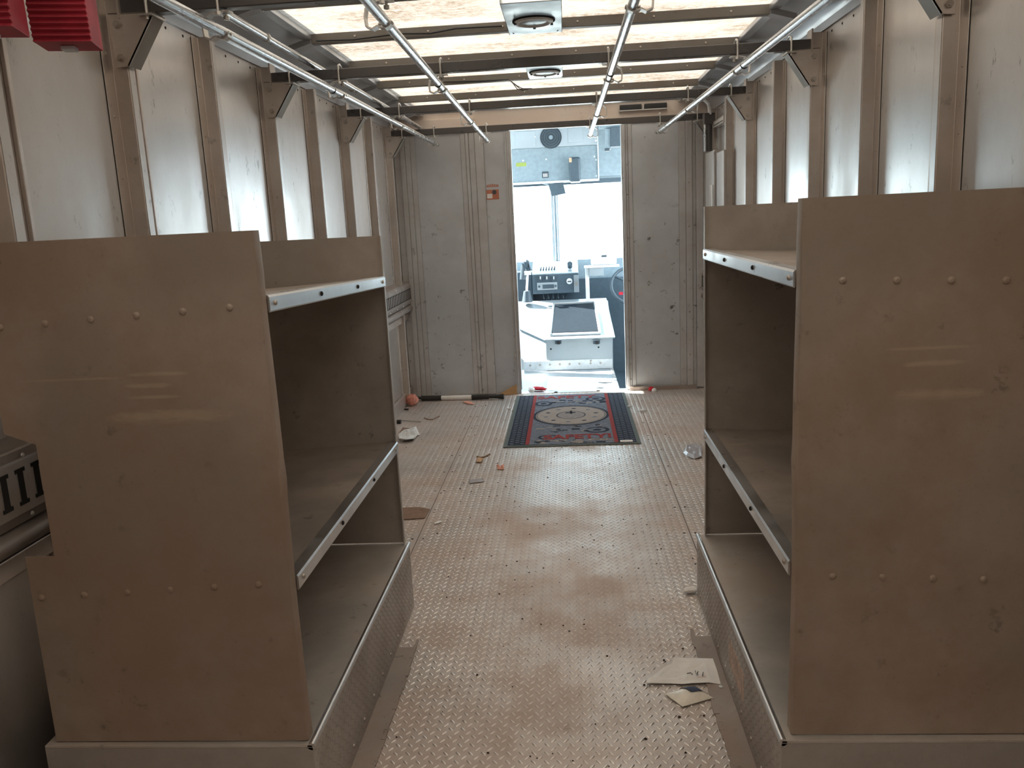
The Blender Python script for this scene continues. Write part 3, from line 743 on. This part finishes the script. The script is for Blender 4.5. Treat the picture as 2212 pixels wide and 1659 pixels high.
# ------------------------------------------------------------------ pole along the bulkhead
po = thing('pole', (-.80, 5.87, 0), 'black pole with a white middle section lying along the bulkhead foot', 'pole')
a, b_ = Vector((-1.11, 5.885, .021)), Vector((-.49, 5.850, .021))
L_ = lambda t: a.lerp(b_, t)
MB().tube([L_(-.02), L_(.02)], .008, 10).build('pole_tip', 'black', po, True)
MB().tube([L_(0.02), L_(.26)], .018, 14).build('grip', 'rubber', po, True)
MB().tube([L_(.26), L_(.62)], .015, 14).build('white_shaft', 'paper', po, True)
MB().tube([L_(.62), L_(.82)], [.019, .017], 14).build('grip', 'rubber', po, True)
MB().tube([L_(.80), L_(.90), L_(1.0)], [.012, .013, .019], 12).build('pole_head', 'black', po, True)

# ------------------------------------------------------------------ litter on the floor
def sheet(name, pts, mat, label, cat, z=.004, amp=.004, t=.0012, group='litter on the van floor', seed=0):
    """a crumpled piece: outline points (x,y) filled as a grid fan with uneven height and real thickness"""
    r = random.Random(seed); cx = sum(p[0] for p in pts) / len(pts); cy = sum(p[1] for p in pts) / len(pts)
    o = thing(name, (cx, cy, 0), label, cat, group)
    n = len(pts); m = MB(); rings = (0., .35, .7, 1.)
    top = [(cx, cy, z + r.uniform(0, amp))]
    for q in rings[1:]:
        for p in pts: top.append((cx + (p[0] - cx) * q, cy + (p[1] - cy) * q, z + r.uniform(0, amp) * (1 if q < 1 else .8)))
    f = [(0, 1 + i, 1 + (i + 1) % n) for i in range(n)]
    for k in range(2):
        b0 = 1 + k * n
        f += [(b0 + i, b0 + n + i, b0 + n + (i + 1) % n, b0 + (i + 1) % n) for i in range(n)]
    N0 = len(top)
    bot = [(x, y, max(.0021, zz - t)) for x, y, zz in top]
    m.add(top + bot, f + [tuple(i + N0 for i in reversed(q)) for q in f] + [(1 + 2 * n + i, N0 + 1 + 2 * n + i, N0 + 1 + 2 * n + (i + 1) % n, 1 + 2 * n + (i + 1) % n) for i in range(n)])
    m.build(name + '_body', mat, o); return o
def lump(name, c, rx, ry, rz, mat, label, cat, seed=0, rot=0., z0=.0022, rough=.25, parts=None):
    r = random.Random(seed); o = thing(name, (c[0], c[1], 0), label, cat, 'litter on the van floor'); m = MB(); A, Bn = 12, 7
    ca, sa = math.cos(rot), math.sin(rot)
    for i in range(Bn):
        ph = -math.pi / 2 + math.pi * i / (Bn - 1)
        for k in range(A):
            th = 2 * math.pi * k / A; q = 1 + r.uniform(-rough, rough)
            x, y, zz = rx * math.cos(ph) * math.cos(th) * q, ry * math.cos(ph) * math.sin(th) * q, rz * (1 + math.sin(ph) * (1 + r.uniform(-.1, .1)))
            m.v.append((c[0] + x * ca - y * sa, c[1] + x * sa + y * ca, z0 + max(0, zz)))
    m.f = [(i * A + k, i * A + (k + 1) % A, (i + 1) * A + (k + 1) % A, (i + 1) * A + k) for i in range(Bn - 1) for k in range(A)]
    m.build(name + '_body', mat, o); return o
P2 = lambda *q: [tuple(at(x, y, Z=.004))[:2] for x, y in q]
pa = sheet('torn_paper', P2((1457, 1423), (1500, 1423), (1540, 1423), (1549, 1450), (1557, 1478), (1530, 1477), (1495, 1478), (1475, 1479), (1450, 1477), (1395, 1478), (1398, 1470), (1440, 1440), (1450, 1437)), 'paper', 'torn white paper sheet with faint handwriting beside the right wheel box', 'paper', .004, .006, seed=4)
for q in (((1484, 1455), (1492, 1453), (1496, 1457)), ((1502, 1449), (1504, 1456), (1508, 1450), (1506, 1458)), ((1519, 1452), (1517, 1460))):
    pp = [at(x, y, Z=.0115) for x, y in q]
    MB().tube(pp, .0012, 5).build('handwriting', 'ink', pa)
MB().tube([at(1508, 1463, Z=.0115), at(1526, 1462, Z=.0115)], .0006, 5).build('handwriting', 'pink', pa)
# snack packet, a puffed pouch
pk = thing('snack_packet', (.285, 2.04, 0), 'crumpled cream and navy snack packet below the torn paper', 'packet', 'litter on the van floor')
o4 = [at(*q, Z=.004) for q in ((1436, 1499), (1500, 1484), (1541, 1508), (1474, 1527))]
m = MB(); n = 8; rr = random.Random(2)
for i in range(n + 1):
    for j in range(n + 1):
        u, v = i / n, j / n
        p = (o4[0] * (1 - u) + o4[1] * u) * (1 - v) + (o4[3] * (1 - u) + o4[2] * u) * v
        h = .014 * (math.sin(math.pi * u) * math.sin(math.pi * v)) ** .6
        m.v.append((p.x, p.y, .005 + h * (1 + rr.uniform(-.18, .18))))
m.f = [(i * (n + 1) + j, (i + 1) * (n + 1) + j, (i + 1) * (n + 1) + j + 1, i * (n + 1) + j + 1) for i in range(n) for j in range(n)]
base = len(m.v); m.v += [(x, y, .003) for x, y, z in m.v]; m.f += [tuple(base + k for k in reversed(q)) for q in list(m.f)]
po_ = m.build('packet_body', 'foil', pk, True)
m2 = MB(); idx = {}
for i in range(4, n + 1):
    for j in range(0, 6):
        x, y, z = m.v[i * (n + 1) + j]; idx[i, j] = len(m2.v); m2.v.append((x, y, z + .0025))
m2.f = [(idx[i, j], idx[i + 1, j], idx[i + 1, j + 1], idx[i, j + 1]) for i in range(4, n) for j in range(0, 5)]
m2.build('navy_print', 'navy', pk, True)
lump('small_packet', tuple(at(1493, 1279, Z=.004))[:2], .030, .016, .010, 'paper', 'small folded cream packet at the far end of the right wheel box', 'packet', 5, .1, rough=.12)
sheet('plastic_bag', P2((863, 956), (861, 944), (873, 936), (884, 930), (899, 928), (907, 941), (902, 942), (896, 953), (880, 956)), 'white', 'white plastic bag scrap beside the far end of the left shelf unit', 'bag', .005, .035, .003, seed=9)
sheet('dark_leaf', P2((861, 938), (870, 925), (888, 926), (895, 931), (880, 934)), 'cardb', 'brown leaf scrap behind the white bag', 'scrap', .003, .01, seed=3)
lump('red_tissue', tuple(at(891, 876, Z=.0))[:2], .045, .05, .040, 'redwad', 'crumpled red tissue in the corner at the bulkhead', 'tissue', 6)
sheet('cardboard_flap', P2((872, 1122), (918, 1119), (929, 1100), (905, 1096), (868, 1098)), 'cardb', 'flat brown cardboard flap beside the left shelf unit', 'cardboard', .004, .004, .002, seed=2)
sheet('tan_scrap', P2((1027, 998), (1033, 990), (1045, 991), (1039, 1000)), 'tanp', 'tan paper scrap between the mat and the left floor seam', 'scrap', .004, .01, seed=1)
sheet('pink_scrap', P2((1072, 1007), (1080, 1009), (1089, 1004), (1089, 1014), (1075, 1014)), 'pink', 'pink paper scrap below the mat corner', 'scrap', .004, .012, seed=8)
sheet('printed_strip', P2((1013, 1036), (1043, 1034), (1047, 1040), (1014, 1044)), 'clear', 'speckled pale paper strip on the tread floor', 'strip', .004, .004, seed=5)
sheet('pale_chip', P2((937, 1130), (953, 1125), (955, 1128), (940, 1132)), 'paper', 'pale sliver near the brown cardboard flap', 'chip', .004, .003, seed=6)
lump('white_crumb', tuple(at(1388, 890, Z=0))[:2], .022, .012, .008, 'white', 'white crumb beside the right floor seam', 'scrap', 2)
lump('white_peel', tuple(at(1360, 880, Z=0))[:2], .020, .008, .006, 'white', 'white sliver touching the right edge of the mat', 'scrap', 3)
lump('white_fleck', tuple(at(1100, 885, Z=0))[:2], .018, .010, .006, 'white', 'white fleck left of the mat', 'scrap', 4)
rw = lump('wrapper', tuple(at(1406, 845, Z=0))[:2], .020, .016, .016, 'redcl', 'red and white wrapper at the foot of the right bulkhead panel', 'wrapper', 7)
MB().dome(at(1413, 844, Z=.005), (0, -.5, 1), .02, .02).build('wrapper_white', 'white', rw)
sheet('clear_bag', P2((1476, 978), (1484, 966), (1500, 963), (1516, 966), (1516, 988), (1500, 992), (1482, 984)), 'clear', 'cloudy clear plastic bag by the far end of the right shelf unit', 'bag', .004, .016, seed=11)
sc_ = thing('screwdriver', tuple(at(880, 911, Z=0)), 'thin metal rod with a black end behind the left shelf unit', 'rod', 'litter on the van floor')
MB().tube([at(868, 908, Z=.008), at(909, 911, Z=.008)], .004, 8).build('rod_shaft', 'zinc', sc_, True)
MB().tube([at(858, 911, Z=.014), at(866, 911, Z=.014)], .014, 10).build('rod_end', 'black', sc_, True)
for q, lb in ((((917, 903), (925, 906), (935, 906), (943, 902), (949, 899)), 'curled brown string near the pole'), (((1030, 986), (1038, 988), (1046, 987), (1054, 983), (1058, 981)), 'curled brown string above the tan scrap')):
    s_ = thing('string', tuple(at(*q[2], Z=0)), lb, 'string', 'litter on the van floor')
    MB().tube([at(x, y, Z=.004) for x, y in q], .004, 6).build('string_strand', 'cardb', s_, True)
sheet('pink_chip', P2((998, 868), (1012, 873), (1026, 874), (1014, 866)), 'pink', 'pale chip in front of the white part of the pole', 'chip', .004, .006, seed=14)
lump('bottle_cap', tuple(at(1557, 1487, Z=0))[:2], .006, .006, .003, 'white', 'tiny white cap beside the torn paper', 'cap', 1, rough=.05)
lump('dark_pebble', tuple(at(878, 887, Z=0))[:2], .018, .010, .007, 'rubber', 'dark pebble by the left wall base', 'pebble', 8)
crumbs = MB(); rr = random.Random(12)
for k in range(420):
    x = rr.uniform(-.48, .32) if k < 260 else rr.uniform(-1.1, .85); y = rr.uniform(1.7, 5.9) if k < 260 else rr.uniform(2.7, 5.95); s_ = rr.uniform(.0015, .0048) * (1.3 if rr.random() < .2 else 1)
    a = rr.uniform(0, 3); c_, d_ = math.cos(a) * s_, math.sin(a) * s_
    crumbs.add([(x + c_, y + d_, .001), (x - d_, y + c_, .001), (x - c_ * .8, y - d_ * .8, .001), (x + d_, y - c_, .001), (x, y, .001 + s_ * .8)], [(0, 1, 4), (1, 2, 4), (2, 3, 4), (3, 0, 4), (3, 2, 1, 0)])
o = crumbs.build('dirt_crumbs', plain('dirt', srgb(58, 44, 36), .9, var=.3)); tag(o, 'dark dirt crumbs scattered over the tread floor', 'dirt', kind='stuff')

# ------------------------------------------------------------------ the cab
cf = thing('cab_floor', (0, 6.06, 0), 'bright sheet metal cab floor beyond the doorway', 'floor', kind='structure')
B('cab_floor_plate', 'cabm', cf, XL + .04, .345, YB + .05, 7.0, -.03, 0)
B('cab_floor_lower', 'cabdark', cf, .345, XR, YB + .05, YWS, -.26, -.22)
B('cab_floor_lower', 'cabdark', cf, XL, .345, 7.0, YWS, -.26, -.22)
B('cab_step_edge', 'lip', cf, .325, .350, YB + .05, 6.95, -.22, .004)
for k in range(8): rivet(cf, (.338, 6.15 + k * .10, .004), (0, 0, 1), .007, .003, 'steel')
for k in range(7): rivet(cf, (-.3 + k * .1, 6.11, .0), (0, 0, 1), .006, .003, 'steel')
cw = thing('wall_cab', (0, 7, 0), 'cab side walls and roof around the driver area', 'wall', kind='structure')
for X, s in ((XL, 1), (XR, -1)):
    x0, x1 = sorted((X, X - s * .04))
    B('cab_side_lower', 'cabgrey', cw, x0, x1, 7.15, YWS, -.26, .85); B('cab_side_post', 'cabgrey', cw, x0, x1, 7.15, 7.22, .85, 1.95)
    B('cab_side_post', 'cabgrey', cw, x0, x1, YWS - .08, YWS, .85, 1.95); B('cab_side_top', 'cabgrey', cw, x0, x1, YB + .03, YWS, 1.95, 2.16)
    B('cab_side_post', 'cabgrey', cw, x0, x1, YB + .03, YB + .12, -.26, 1.95)
B('cab_roof', 'cabgrey', cw, XL, XR, YB + .03, YWS + .05, 2.14, 2.18)
B('cab_nose', 'cabgrey', cw, XL, XR, YWS, YWS + .04, -.3, .86)
B('cab_ceiling_front', 'cabgrey', cw, XL, XR, YWS, YWS + .04, 1.58, 2.16)
ws = thing('window_1', (-.1, YWS, .86), 'two pane windshield with a centre post at the front of the cab', 'window', kind='structure')
xd = at(1200, 480, Y=YWS).x
B('pane', 'glass', ws, XL + .06, xd - .03, YWS + .015, YWS + .021, .88, 1.57); B('pane', 'glass', ws, xd + .03, XR - .06, YWS + .015, YWS + .021, .88, 1.57)
B('centre_post', 'cabm', ws, xd - .035, xd - .010, YWS - .02, YWS + .03, .86, 1.60); B('centre_post', 'cabgrey', ws, xd - .008, xd + .012, YWS - .01, YWS + .03, .86, 1.60)
B('centre_post', 'cabm', ws, xd + .014, xd + .030, YWS - .02, YWS + .03, .86, 1.60)
B('window_frame', 'cabblue', ws, XL, XL + .07, YWS, YWS + .03, .86, 1.6); B('window_frame', 'cabblue', ws, XR - .07, XR, YWS, YWS + .03, .86, 1.6)
B('top_gasket', 'cabblue', ws, XL, XR, YWS - .01, YWS + .03, 1.56, 1.60)
cd1 = thing('door_1', (XL, 6.65, 0), 'closed grey cab side door with a window on the left', 'door', kind='structure')
x0, x1 = XL - .035, XL - .005
B('door_panel', 'cabgrey', cd1, x0, x1, 6.15, 7.15, -.26, 1.02); B('door_panel', 'cabgrey', cd1, x0, x1, 6.15, 7.15, 1.74, 1.95)
B('door_stile', 'cabgrey', cd1, x0, x1, 6.15, 6.50, 1.02, 1.74); B('door_stile', 'cabgrey', cd1, x0, x1, 7.05, 7.15, 1.02, 1.74)
B('pane', 'glass', cd1, XL - .022, XL - .018, 6.50, 7.05, 1.02, 1.74)
# overhead header console
YH = 7.86
hc = thing('overhead_console', (-.3, YH, 1.6), 'pale overhead console with a round fan above the windshield', 'console')
hr = at(1293, 388, Y=YH); hb = at(1200, 394, Y=YH)
B('console_face', 'cabgrey', hc, XL + .06, hr.x, YH, YH + .18, hb.z, at(1230, 316, Y=YH).z, bevel=.004)
B('console_upper', 'cabm', hc, XL + .06, hr.x, YH - .02, YH + .18, at(1230, 316, Y=YH).z, 2.12, bevel=.004)
B('console_trim', 'cabwhite', hc, XL + .06, hr.x, YH - .012, YH, hb.z - .004, hb.z + .014); B('console_trim', 'cabwhite', hc, hr.x - .004, hr.x + .006, YH - .012, YH + .1, hb.z, 2.0)
fc = at(1190, 297, Y=YH - .02)
fan = MB().tube([(fc.x, YH - .032, fc.z), (fc.x, YH - .021, fc.z)], .098, 36).build('fan_grille', 'cabdark', hc)
for r_ in (.03, .05, .07, .09):
    mm = MB(); n = 32
    mm.tube([(fc.x + r_ * math.cos(2 * math.pi * k / n), YH - .033, fc.z + r_ * math.sin(2 * math.pi * k / n)) for k in range(n + 1)], .002, 5); mm.build('grille_ring', 'black', fan)
MB().tube([(fc.x, YH - .036, fc.z), (fc.x, YH - .031, fc.z)], .018, 16).build('fan_hub', 'cabgrey', fan)
q0, q1 = at(1226, 277, Y=YH - .02), at(1260, 307, Y=YH - .02)
B('cover_plate', 'cabm', hc, q0.x, q1.x, YH - .026, YH - .02, q1.z, q0.z, bevel=.002)
q0, q1 = at(1112, 285, Y=YH - .02), at(1158, 318, Y=YH - .02)
B('cover_plate', 'cabm', hc, q0.x, q1.x, YH - .024, YH - .02, q1.z, q0.z, bevel=.002)
for q in ((1229, 304), (1257, 302), (1287, 304), (1284, 338), (1288, 345), (1288, 380), (1130, 347), (1180, 344), (1156, 296)):
    p = at(*q, Y=YH - .003); rivet(hc, (p.x, YH - .001 if q[1] > 310 else YH - .021, p.z), (0, -1, 0), .008, .004, 'cabwhite')
q0, q1 = at(1115, 352, Y=YH), at(1137, 359, Y=YH); B('yellow_label', 'yellow', hc, q0.x, q1.x, YH - .002, YH, q1.z, q0.z)
q0, q1 = at(1171, 371, Y=YH), at(1185, 384, Y=YH); sw_ = B('switch_bezel', 'cabdark', hc, q0.x, q1.x, YH - .008, YH, q1.z, q0.z, bevel=.002)
for k in range(3):
    w_ = (q1.x - q0.x) / 4; B('switch', 'cabwhite', sw_, q0.x + w_ * (.7 + k), q0.x + w_ * (1.3 + k), YH - .012, YH - .008, q1.z + .008, q0.z - .018)
mr = thing('driver_mirror', tuple(at(1241, 365, Y=YH - .1)), 'tall dark rounded mirror hanging on the overhead console', 'mirror')
q0, q1 = at(1228, 340, Y=YH - .08), at(1255, 391, Y=YH - .08)
B('mirror_shell', 'cabblue', mr, q0.x, q1.x, YH - .10, YH - .04, q1.z, q0.z, bevel=.018); B('mirror_mount', 'cabgrey', mr, (q0.x + q1.x) / 2 - .012, (q0.x + q1.x) / 2 + .012, YH - .05, YH - .013, q0.z - .06, q0.z - .02)
B('mirror_rim', 'cabwhite', mr, q0.x + .012, q1.x - .006, YH - .09, YH - .04, q1.z - .012, q1.z, bevel=.004)
B('mirror_label', 'tanp', mr, q0.x + .004, q0.x + .028, YH - .104, YH - .10, q0.z - .045, q0.z - .006)
vz = thing('sun_visor', tuple(at(1202, 405, Y=YH + .05)), 'small blue grey visor flap hanging below the console', 'visor')
MB().prism([at(1184, 398, Y=YH + .02), at(1216, 392, Y=YH + .02), at(1222, 418, Y=YH + .02), at(1192, 424, Y=YH + .02)], (0, .012, 0)).build('visor_flap', 'cabblue', vz, bevel=.003)
MB().tube([at(1172, 396, Y=YH + .03), at(1188, 400, Y=YH + .03)], .006, 8).build('visor_arm', 'cabgrey', vz, True)
gb = thing('door_operator', (.42, 6.9, 1.75), 'blue grey control box with bracket at the top right of the doorway', 'box')
YG = 7.3; q0, q1 = at(1318, 274, Y=YG), at(1352, 315, Y=YG)
B('box_body', 'cabblue', gb, q0.x, q1.x + .12, YG, YG + .15, q1.z, q0.z, bevel=.006)
q2, q3 = at(1309, 316, Y=YG), at(1317, 322, Y=YG); B('box_bracket', 'cabgrey', gb, q2.x, q0.x + .002, YG + .02, YG + .10, q3.z, q0.z - .01); B('box_foot', 'cabdark', gb, q2.x - .01, q3.x, YG + .01, YG + .08, q3.z - .012, q3.z + .01)
bp = B('cab_back_panel', 'cabgrey', cw, hr.x + .008, XR - .05, YWS - .03, YWS, 1.62, 2.12)
# door operator hung from this beam
B('box_mount', 'cabgrey', gb, q2.x - .05, XR, YG + .03, YG + .12, q0.z - .004, 2.139)

# engine cover
eg = thing('engine_cover', (.07, 6.93, 0), 'pale sloping engine cover with a black hatch in the cab', 'engine cover')
YE = 6.93
def slope(y): return .262 + .352 * (y - YE)
P = [(.352, YE), (-.205, YE), (-.44, 7.16), (-.46, 7.62), (.352, 7.62)]
m = MB(); n = len(P)
m.v = [(x, y, 0 if y < 7 else -.2) for x, y in P] + [(x, y, slope(y)) for x, y in P]
m.f = [tuple(range(n))[::-1], tuple(range(n, 2 * n))] + [(i, (i + 1) % n, n + (i + 1) % n, n + i) for i in range(n)]
m.build('cover_body', 'cabm', eg, bevel=.006)
m = MB(); Q = [(.372, YE - .018), (-.212, YE - .018), (-.455, 7.15), (-.475, 7.64), (.34, 7.64)]
m.v = [(x, y, slope(y) + .001) for x, y in Q] + [(x, y, slope(y) + .013) for x, y in Q]
m.f = [tuple(range(5))[::-1], tuple(range(5, 10))] + [(i, (i + 1) % 5, 5 + (i + 1) % 5, 5 + i) for i in range(5)]
m.build('cover_lid', 'cabm', eg, bevel=.004)
B('base_flange', 'cabwhite', eg, -.40, .345, YE - .010, YE + .004, .002, .085, bevel=.002)
for k in range(8): rivet(eg, (-.345 + k * .083 + (.0 if k < 6 else .01), YE - .010, .052), (0, -1, 0), .010, .004, 'steel')
rivet(eg, (.165, YE - .010, .074), (0, -1, 0), .010, .004, 'steel')
for q in ((1190, 754), (1293, 750)): 
    p = at(*q, Y=YE); rivet(eg, (p.x, YE, p.z), (0, -1, 0), .008, .003, 'dark')
for px in (1206, 1289):
    p = at(px, 737, Y=YE - .02)
    lt = B('latch', 'cabdark', eg, p.x - .030, p.x + .026, YE - .032, YE - .002, p.z - .022, p.z + .012, bevel=.003); B('latch_handle', 'black', lt, p.x - .012, p.x + .014, YE - .038, YE - .032, p.z - .024, p.z + .004)
def on_slope(px, py, h=0.):
    # point where the pixel's ray meets the lid plane raised by h
    d = _f + _r * ((px - 1106) / FPX) + _u * ((829.5 - py) / FPX)
    k = ((.275 + h) - .352 * YE - CAM.z + .352 * CAM.y) / (d.z - .352 * d.y)
    return CAM + d * k
c4 = [on_slope(*q) for q in ((1187, 727), (1298, 723), (1286, 655), (1195, 660))]
up = Vector((0, -.25, 1)).normalized()
m = MB().hexa([c + up * .0 for c in c4] + [c + up * .016 for c in c4]); ht = m.build('hatch_frame', 'cabm', eg, bevel=.006)
ctr = sum(c4, Vector()) / 4
m = MB().hexa([ctr + (c - ctr) * .93 + up * .010 for c in c4] + [ctr + (c - ctr) * .90 + up * .020 for c in c4]); m.build('hatch_panel', 'blackgloss', ht, bevel=.004)
for i, j in ((0, 3), (1, 2), (2, 3)):
    a = ctr + (c4[i] - ctr) * .97 + up * .020; b_ = ctr + (c4[j] - ctr) * .97 + up * .020
    MB().tube([a, b_], .010, 10).build('chrome_bar', 'lip', ht, True)

# dashboard
YD = 7.66
dz0 = at(1200, 634, Y=YD).z; dz1 = at(1200, 592, Y=YD).z; dxl = at(1150, 610, Y=YD).x; dxr = at(1250, 610, Y=YD).x
db = thing('dashboard', ((dxl + dxr) / 2, YD, dz0), 'grey dashboard with radio, knobs and toggle switches below the windshield', 'dashboard')
B('dash_lower', 'cabblue', db, dxl, dxr, YD, YWS - .02, dz0, dz1, bevel=.006)
ztop = at(1200, 566, Y=YD + .16).z
MB().hexa([(dxl, YD, dz1), (dxr, YD, dz1), (dxr, YWS - .02, dz1), (dxl, YWS - .02, dz1), (dxl, YD + .02, dz1 + .012), (dxr, YD + .02, dz1 + .012), (dxr, YD + .16, ztop), (dxl, YD + .16, ztop)][:4] + [(dxl, YD + .01, dz1 + .01), (dxr, YD + .01, dz1 + .01), (dxr, YWS - .02, ztop), (dxl, YWS - .02, ztop)]).build('dash_top', 'cabm', db, bevel=.003)
q0, q1 = at(1160, 611, Y=YD), at(1204, 625, Y=YD)
rad = B('radio', 'cabm', db, q0.x, q1.x, YD - .012, YD, q1.z, q0.z, bevel=.003); B('radio_display', 'cabdark', rad, q0.x + .05, q1.x - .03, YD - .014, YD - .012, q1.z + .012, q0.z - .018)
for dx in (.02, q1.x - q0.x - .014): MB().tube([(q0.x + dx, YD - .030, (q0.z + q1.z) / 2), (q0.x + dx, YD - .012, (q0.z + q1.z) / 2)], .010, 12).build('radio_knob', 'cabdark', rad, True)
for px in (1167, 1181, 1196):
    p = at(px, 600, Y=YD); kb = MB().tube([(p.x, YD - .025, p.z), (p.x, YD, p.z)], .018, 14).build('dash_knob', 'cabdark', db, True); B('knob_mark', 'cabwhite', kb, p.x - .003, p.x + .006, YD - .028, YD - .025, p.z - .012, p.z + .014)
p = at(1230, 607, Y=YD); kb = MB().tube([(p.x, YD - .03, p.z), (p.x, YD, p.z)], .026, 18).build('lamp_knob', 'cabwhite', db, True); B('knob_slot', 'cabdark', kb, p.x - .018, p.x + .018, YD - .033, YD - .03, p.z - .008, p.z + .004)
q0, q1 = at(1239, 594, Y=YD), at(1251, 631, Y=YD)
kp = B('key_plate', 'cabm', db, q0.x, q1.x, YD - .006, YD, q1.z, q0.z, bevel=.002); MB().tube([((q0.x + q1.x) / 2, YD - .02, (q0.z + q1.z) / 2), ((q0.x + q1.x) / 2, YD - .006, (q0.z + q1.z) / 2)], .014, 14).build('key_switch', 'steel', kp, True)
for k in range(6):   # toggles on the sloping top
    t_ = .18 + .06 * k; x = dxl + (dxr - dxl) * t_; yy = YD + .10; zz = dz1 + .01 + (ztop - dz1 - .01) * (yy - YD - .01) / (YWS - .03 - YD)
    tg = MB().tube([(x, yy, zz), (x + .008, yy - .01, zz + .035)], [.008, .004], 8).build('toggle', 'cabblue', db, True)
p = at(1231, 574, Y=YD + .1); MB().tube([(p.x, YD + .12, p.z - .01), (p.x, YD + .08, p.z + .02)], .024, 16).build('vent_ball', 'cabdark', db, True)
for k in range(5):
    x = dxl + .09 + k * .045
    MB().tube([(x, YD + .05, dz0), (x + .01, YD + .03, dz0 - .05), (x + .03, YD + .05, dz0 - .07), (x + .05, YD + .08, dz0)], .005, 6).build('dash_cable', 'cabdark', db, True)
B('firewall', 'cabblue', cw, XL, XR, YWS - .06, YWS - .02, -.22, dz0 + .1)
gl = thing('gear_lever', tuple(at(1138, 640, Y=7.55)), 'pale gear lever with hoses at the left side of the doorway view', 'lever')
p0, p1 = at(1138, 626, Y=7.55), at(1140, 590, Y=7.55)
zg = slope(7.62) + .02
MB().tube([(p0.x, 7.55, zg), p0, p1], .010, 8).build('lever_rod', 'cabwhite', gl, True); MB().tube([p1 + Vector((-.03, 0, 0)), p1 + Vector((.03, 0, 0))], .018, 10).build('lever_knob', 'cabwhite', gl, True)
MB().tube([(p0.x, 7.55, zg), (p0.x, 7.55, zg + .10)], [.05, .03], 14).build('lever_boot', 'cabdark', gl, True)
for k in range(3):
    MB().tube([at(1127 + 4 * k, 604, Y=7.6), at(1130 + 5 * k, 570 - 4 * k, Y=7.62), at(1138 + 4 * k, 584, Y=7.6)], .018, 8).build('hose', 'cabdark', gl, True)
lb_ = thing('left_dash_block', (-.6, 7.75, 0), 'dark heater block at the left under the windshield', 'heater')
B('heater_box', 'cabblue', lb_, XL + .05, dxl - .004, 7.80, YWS - .065, -.22, .78, bevel=.01)
# small stand (white folding desk) right of the dash
dk = thing('clipboard_stand', tuple(at(1270, 640, Y=7.55)), 'white clipboard stand with a single leg right of the dashboard', 'stand')
q0, q1 = at(1262, 576, Y=7.55), at(1345, 580, Y=7.55)
B('stand_top', 'cabwhite', dk, q0.x, q1.x - .03, 7.50, 7.62, q0.z - .012, q0.z + .006, bevel=.003)
q2, q3 = at(1264, 586, Y=7.56), at(1274, 645, Y=7.56)
B('stand_leg', 'cabwhite', dk, q2.x, q3.x, 7.54, 7.58, slope(7.58) + .014, q0.z - .012, bevel=.004)
q4 = at(1304, 594, Y=7.56); B('stand_tray', 'cabm', dk, q3.x + .002, q4.x, 7.51, 7.60, q4.z, q0.z - .012)
rm = thing('interior_mirror', tuple(at(1303, 562, Y=7.6)), 'white rear view mirror lying on the white stand', 'mirror')
q0, q1 = at(1276, 557, Y=7.57), at(1332, 572, Y=7.57)
zs_ = at(1262, 576, Y=7.55).z + .0065
B('mirror_shell', 'cabwhite', rm, q0.x, q1.x, 7.55, 7.59, zs_, zs_ + .075, bevel=.018); B('mirror_mount', 'cabdark', rm, (q0.x + q1.x) / 2 - .02, (q0.x + q1.x) / 2 + .03, 7.555, 7.585, zs_ + .07, zs_ + .088, bevel=.004)
# steering wheel and column at the right
sw = thing('steering_wheel', tuple(at(1345, 620, Y=7.35)), 'dark steering wheel partly hidden by the right doorway edge', 'steering wheel')
c = at(1372, 616, Y=7.40); n = 36; nrm = Vector((0, -.75, .66)).normalized(); e1 = Vector((1, 0, 0)); e2 = nrm.cross(e1)
MB().tube([c + (e1 * math.cos(2 * math.pi * k / n) + e2 * math.sin(2 * math.pi * k / n)) * .21 for k in range(n + 1)], .014, 10, False).build('wheel_rim', 'cabdark', sw, True)
for k in range(3):
    a = .5 + k * 2.094; MB().tube([c, c + (e1 * math.cos(a) + e2 * math.sin(a)) * .205], .010, 8).build('spoke', 'cabdark', sw, True)
MB().tube([c + nrm * .02, c - nrm * .03], .045, 18).build('wheel_hub', 'black', sw, True)
MB().tube([c - nrm * .03, c - nrm * .42], .030, 14).build('steering_column', 'cabdark', sw, True)
B('column_tag', M['redcl'], sw, *sorted((at(1337, 634, Y=7.35).x, at(1346, 634, Y=7.35).x)), 7.35, 7.36, at(1340, 637, Y=7.35).z, at(1340, 631, Y=7.35).z)
st_ = thing('driver_chair', (.68, 6.9, -.22), 'dark driver seat at the right of the cab', 'seat')
B('seat_cushion', 'cabdark', st_, .46, .92, 6.60, 7.05, .15, .28, bevel=.03); B('seat_back', 'cabdark', st_, .46, .92, 6.52, 6.62, .25, .85, bevel=.03); B('seat_pedestal', 'cabblue', st_, .52, .86, 6.65, 7.0, -.22, .15, bevel=.01)
# red rag on the threshold
rg = lump('red_rag', (-.255, 6.10), .075, .028, .014, 'redcl', 'red and white rag lying on the doorway threshold', 'rag', 9, -.35, .005)
MB().dome((-.30, 6.08, .012), (0, -.3, 1), .028, .022).build('rag_white', 'white', rg)
for x, y, sx, sy, s_, lb in ((.25, 6.35, .06, .05, 5, 'larger white paper scrap on the cab floor'), (.20, 6.14, .035, .03, 6, 'small white paper scrap at the doorway threshold')):
    pts = [(x + sx * math.cos(k * .9) * (1 + .2 * math.sin(k * 2.3)), y + sy * math.sin(k * .9)) for k in range(7)]
    sheet('paper_scrap', pts, 'white', lb, 'paper', .005, .01, seed=s_)
